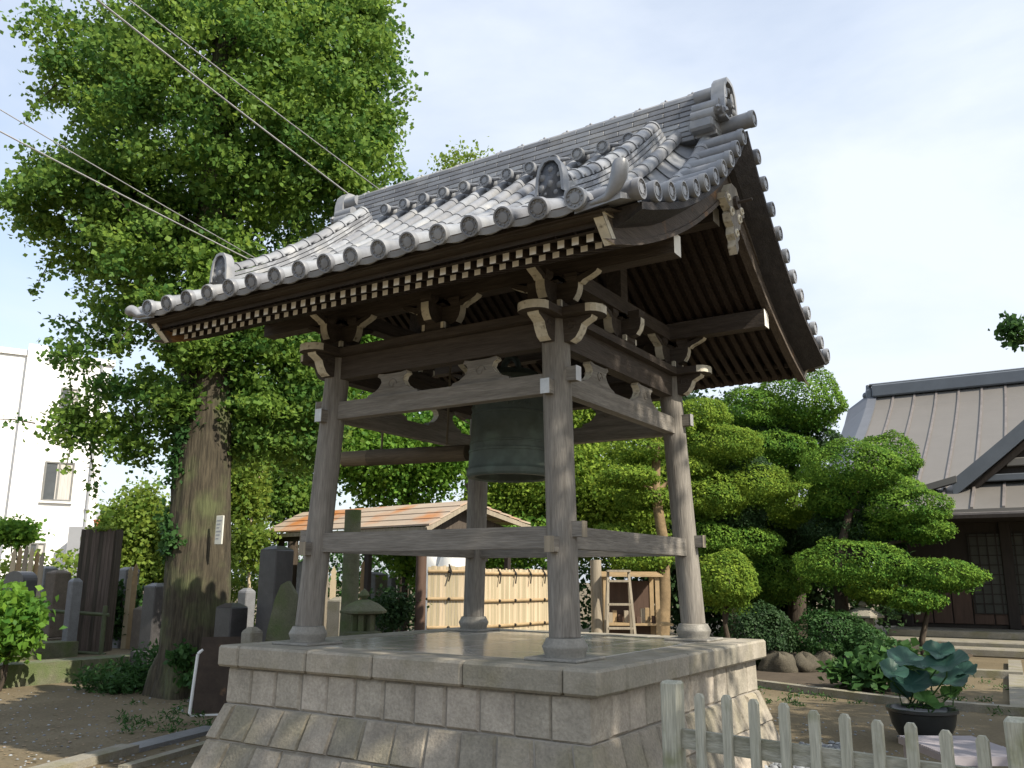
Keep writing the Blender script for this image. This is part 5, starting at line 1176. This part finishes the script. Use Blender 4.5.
# white building
WB = at(91, 560, 34); wt = at(60, 366, 34).z; bld = thing('white_building', (WB.x-4, WB.y+3, GZ), 'plain white plastered building at the far left', 'building')
XB = (X*.85+Y*.53).normalized(); YB = Vector((-XB.y, XB.x, 0))
o = Vector((WB.x, WB.y, GZ)); hb = wt-GZ
mb = MB()
def lb2(mb, x0, x1, y0, y1, z0, z1, m=0): mb.hexa([o+XB*x+YB*y+Vector((0, 0, z)) for z in (z0, z1) for x, y in ((x0, y0), (x1, y0), (x1, y1), (x0, y1))], m)
lb2(mb, -9, 0, 0, 8, 0, hb); mb.build('wall', PLASTER, bld)
mb = MB(); lb2(mb, -9.1, .1, -.1, 8.1, hb+.005, hb+.22); mb.build('parapet', PLASTER, bld)
mb = MB(); lb2(mb, -3.0, -2.3, -.25, -.004, 0, hb+.45); mb.build('pilaster', PLASTER, bld)
mb = MB(); lb2(mb, -1.2, -.9, 1.5, 1.8, hb+.225, hb+.5); mb.build('roof_vent', PLASTG, bld)
mb = MB(); lb2(mb, .005, 1.35, .6, 5, 2.6, 4.1); mb.build('balcony', PLASTG, bld)
mb = MB(); lb2(mb, .005, 3.0, 1.5, 6, 0, 2.4); mb.build('annex', PLASTG, bld)
mb = MB(); pq = [o+XB*-.35+YB*-.08+Vector((0, 0, z)) for z in (.1, hb*.5, hb)]; mb.tube(pq, .05, 8)
for z in (1.5, 4, 6.5): mb.box(pq[0]+Vector((-.07, -.07, z)), pq[0]+Vector((.07, .07, z+.05)))
mb.build('downpipe', PLASTG, bld)
for x0, z0, w_, h_, in ((-1.95, at(53, 503, 34).z-GZ, 1.02, 1.5), (-1.7, at(57, 428, 34).z-GZ, .6, 1.45), (-2.15, at(42, 557, 34).z-GZ, .55, .5)):
    f = MB()
    for a0, a1, c0, c1 in ((0, w_, 0, .06), (0, w_, h_-.06, h_), (0, .06, .06, h_-.06), (w_-.06, w_, .06, h_-.06), (w_/2-.03, w_/2+.03, .06, h_-.06)): lb2(f, x0+a0, x0+a1, -.06, -.003, z0+c0, z0+c1)
    fo = f.build('window', FRAMEM, bld)
    mb = MB(); lb2(mb, x0+.06, x0+w_-.06, -.02, -.004, z0+.06, z0+h_-.06); mb.build('pane', GLASS, fo)
    mb = MB(); lb2(mb, x0+w_*.42, x0+w_-.07, -.028, -.021, z0+.07, z0+h_-.08); mb.build('curtain', CURT, fo)
    mb = MB(); lb2(mb, x0-.05, x0+w_+.05, -.12, -.003, z0-.07, z0-.003); mb.build('sill', PLASTER, fo)
for px in (98, 105):
    c = at(px, 527, 33); mb = MB(); mb.lathe([(.12, 0), (.17, .22), (.19, .22), (.19, .27), (.15, .27), (.14, .24), (.0001, .24)], (c.x, c.y, c.z), 12)
    t = tag(mb.build('flower_pot', TERRA, smooth=True, angle=40), ('left' if px == 98 else 'right')+' terracotta flower pot of the pair on the ledge beside the white building', 'pot', 'terracotta pots on the ledge')
mb = MB(); c = at(101, 527.3, 33); lb(mb, Vector((c.x, c.y, GZ)), -1.0, .9, -.4, .6, 0, c.z-GZ-.002); tag(mb.build('garden_wall', PLASTG), 'grey wall ledge carrying two flower pots by the white building', 'wall')

# power lines
for i, (p0, d0, p1, d1, r, lab) in enumerate(((((60, -42), 7.0, (380, 218), 11.5, .010, 'thick upper power cable crossing the ginkgo towards the ridge')), (((90, -42), 7.4, (415, 216), 12.0, .007, 'thin upper power cable right of the thick one')),
        (((-60, 62), 8.0, (262, 262), 11.8, .006, 'thin lower power cable at the left edge')), (((-60, 88), 8.0, (280, 275), 11.8, .009, 'thick lower power cable at the left edge')))):
    a, b = at(*p0, d0), at(*p1, d1); u = (b-a); a2 = a-u*1.2; pts = []
    for k in range(25):
        t = k/24; p = a2.lerp(b, t); p.z -= .12*math.sin(t*math.pi); pts.append(p)
    mb = MB(); mb.tube(pts, r, 6); tag(mb.build('power_line', WIRE, smooth=True), lab, 'cable', 'power cables across the upper left')
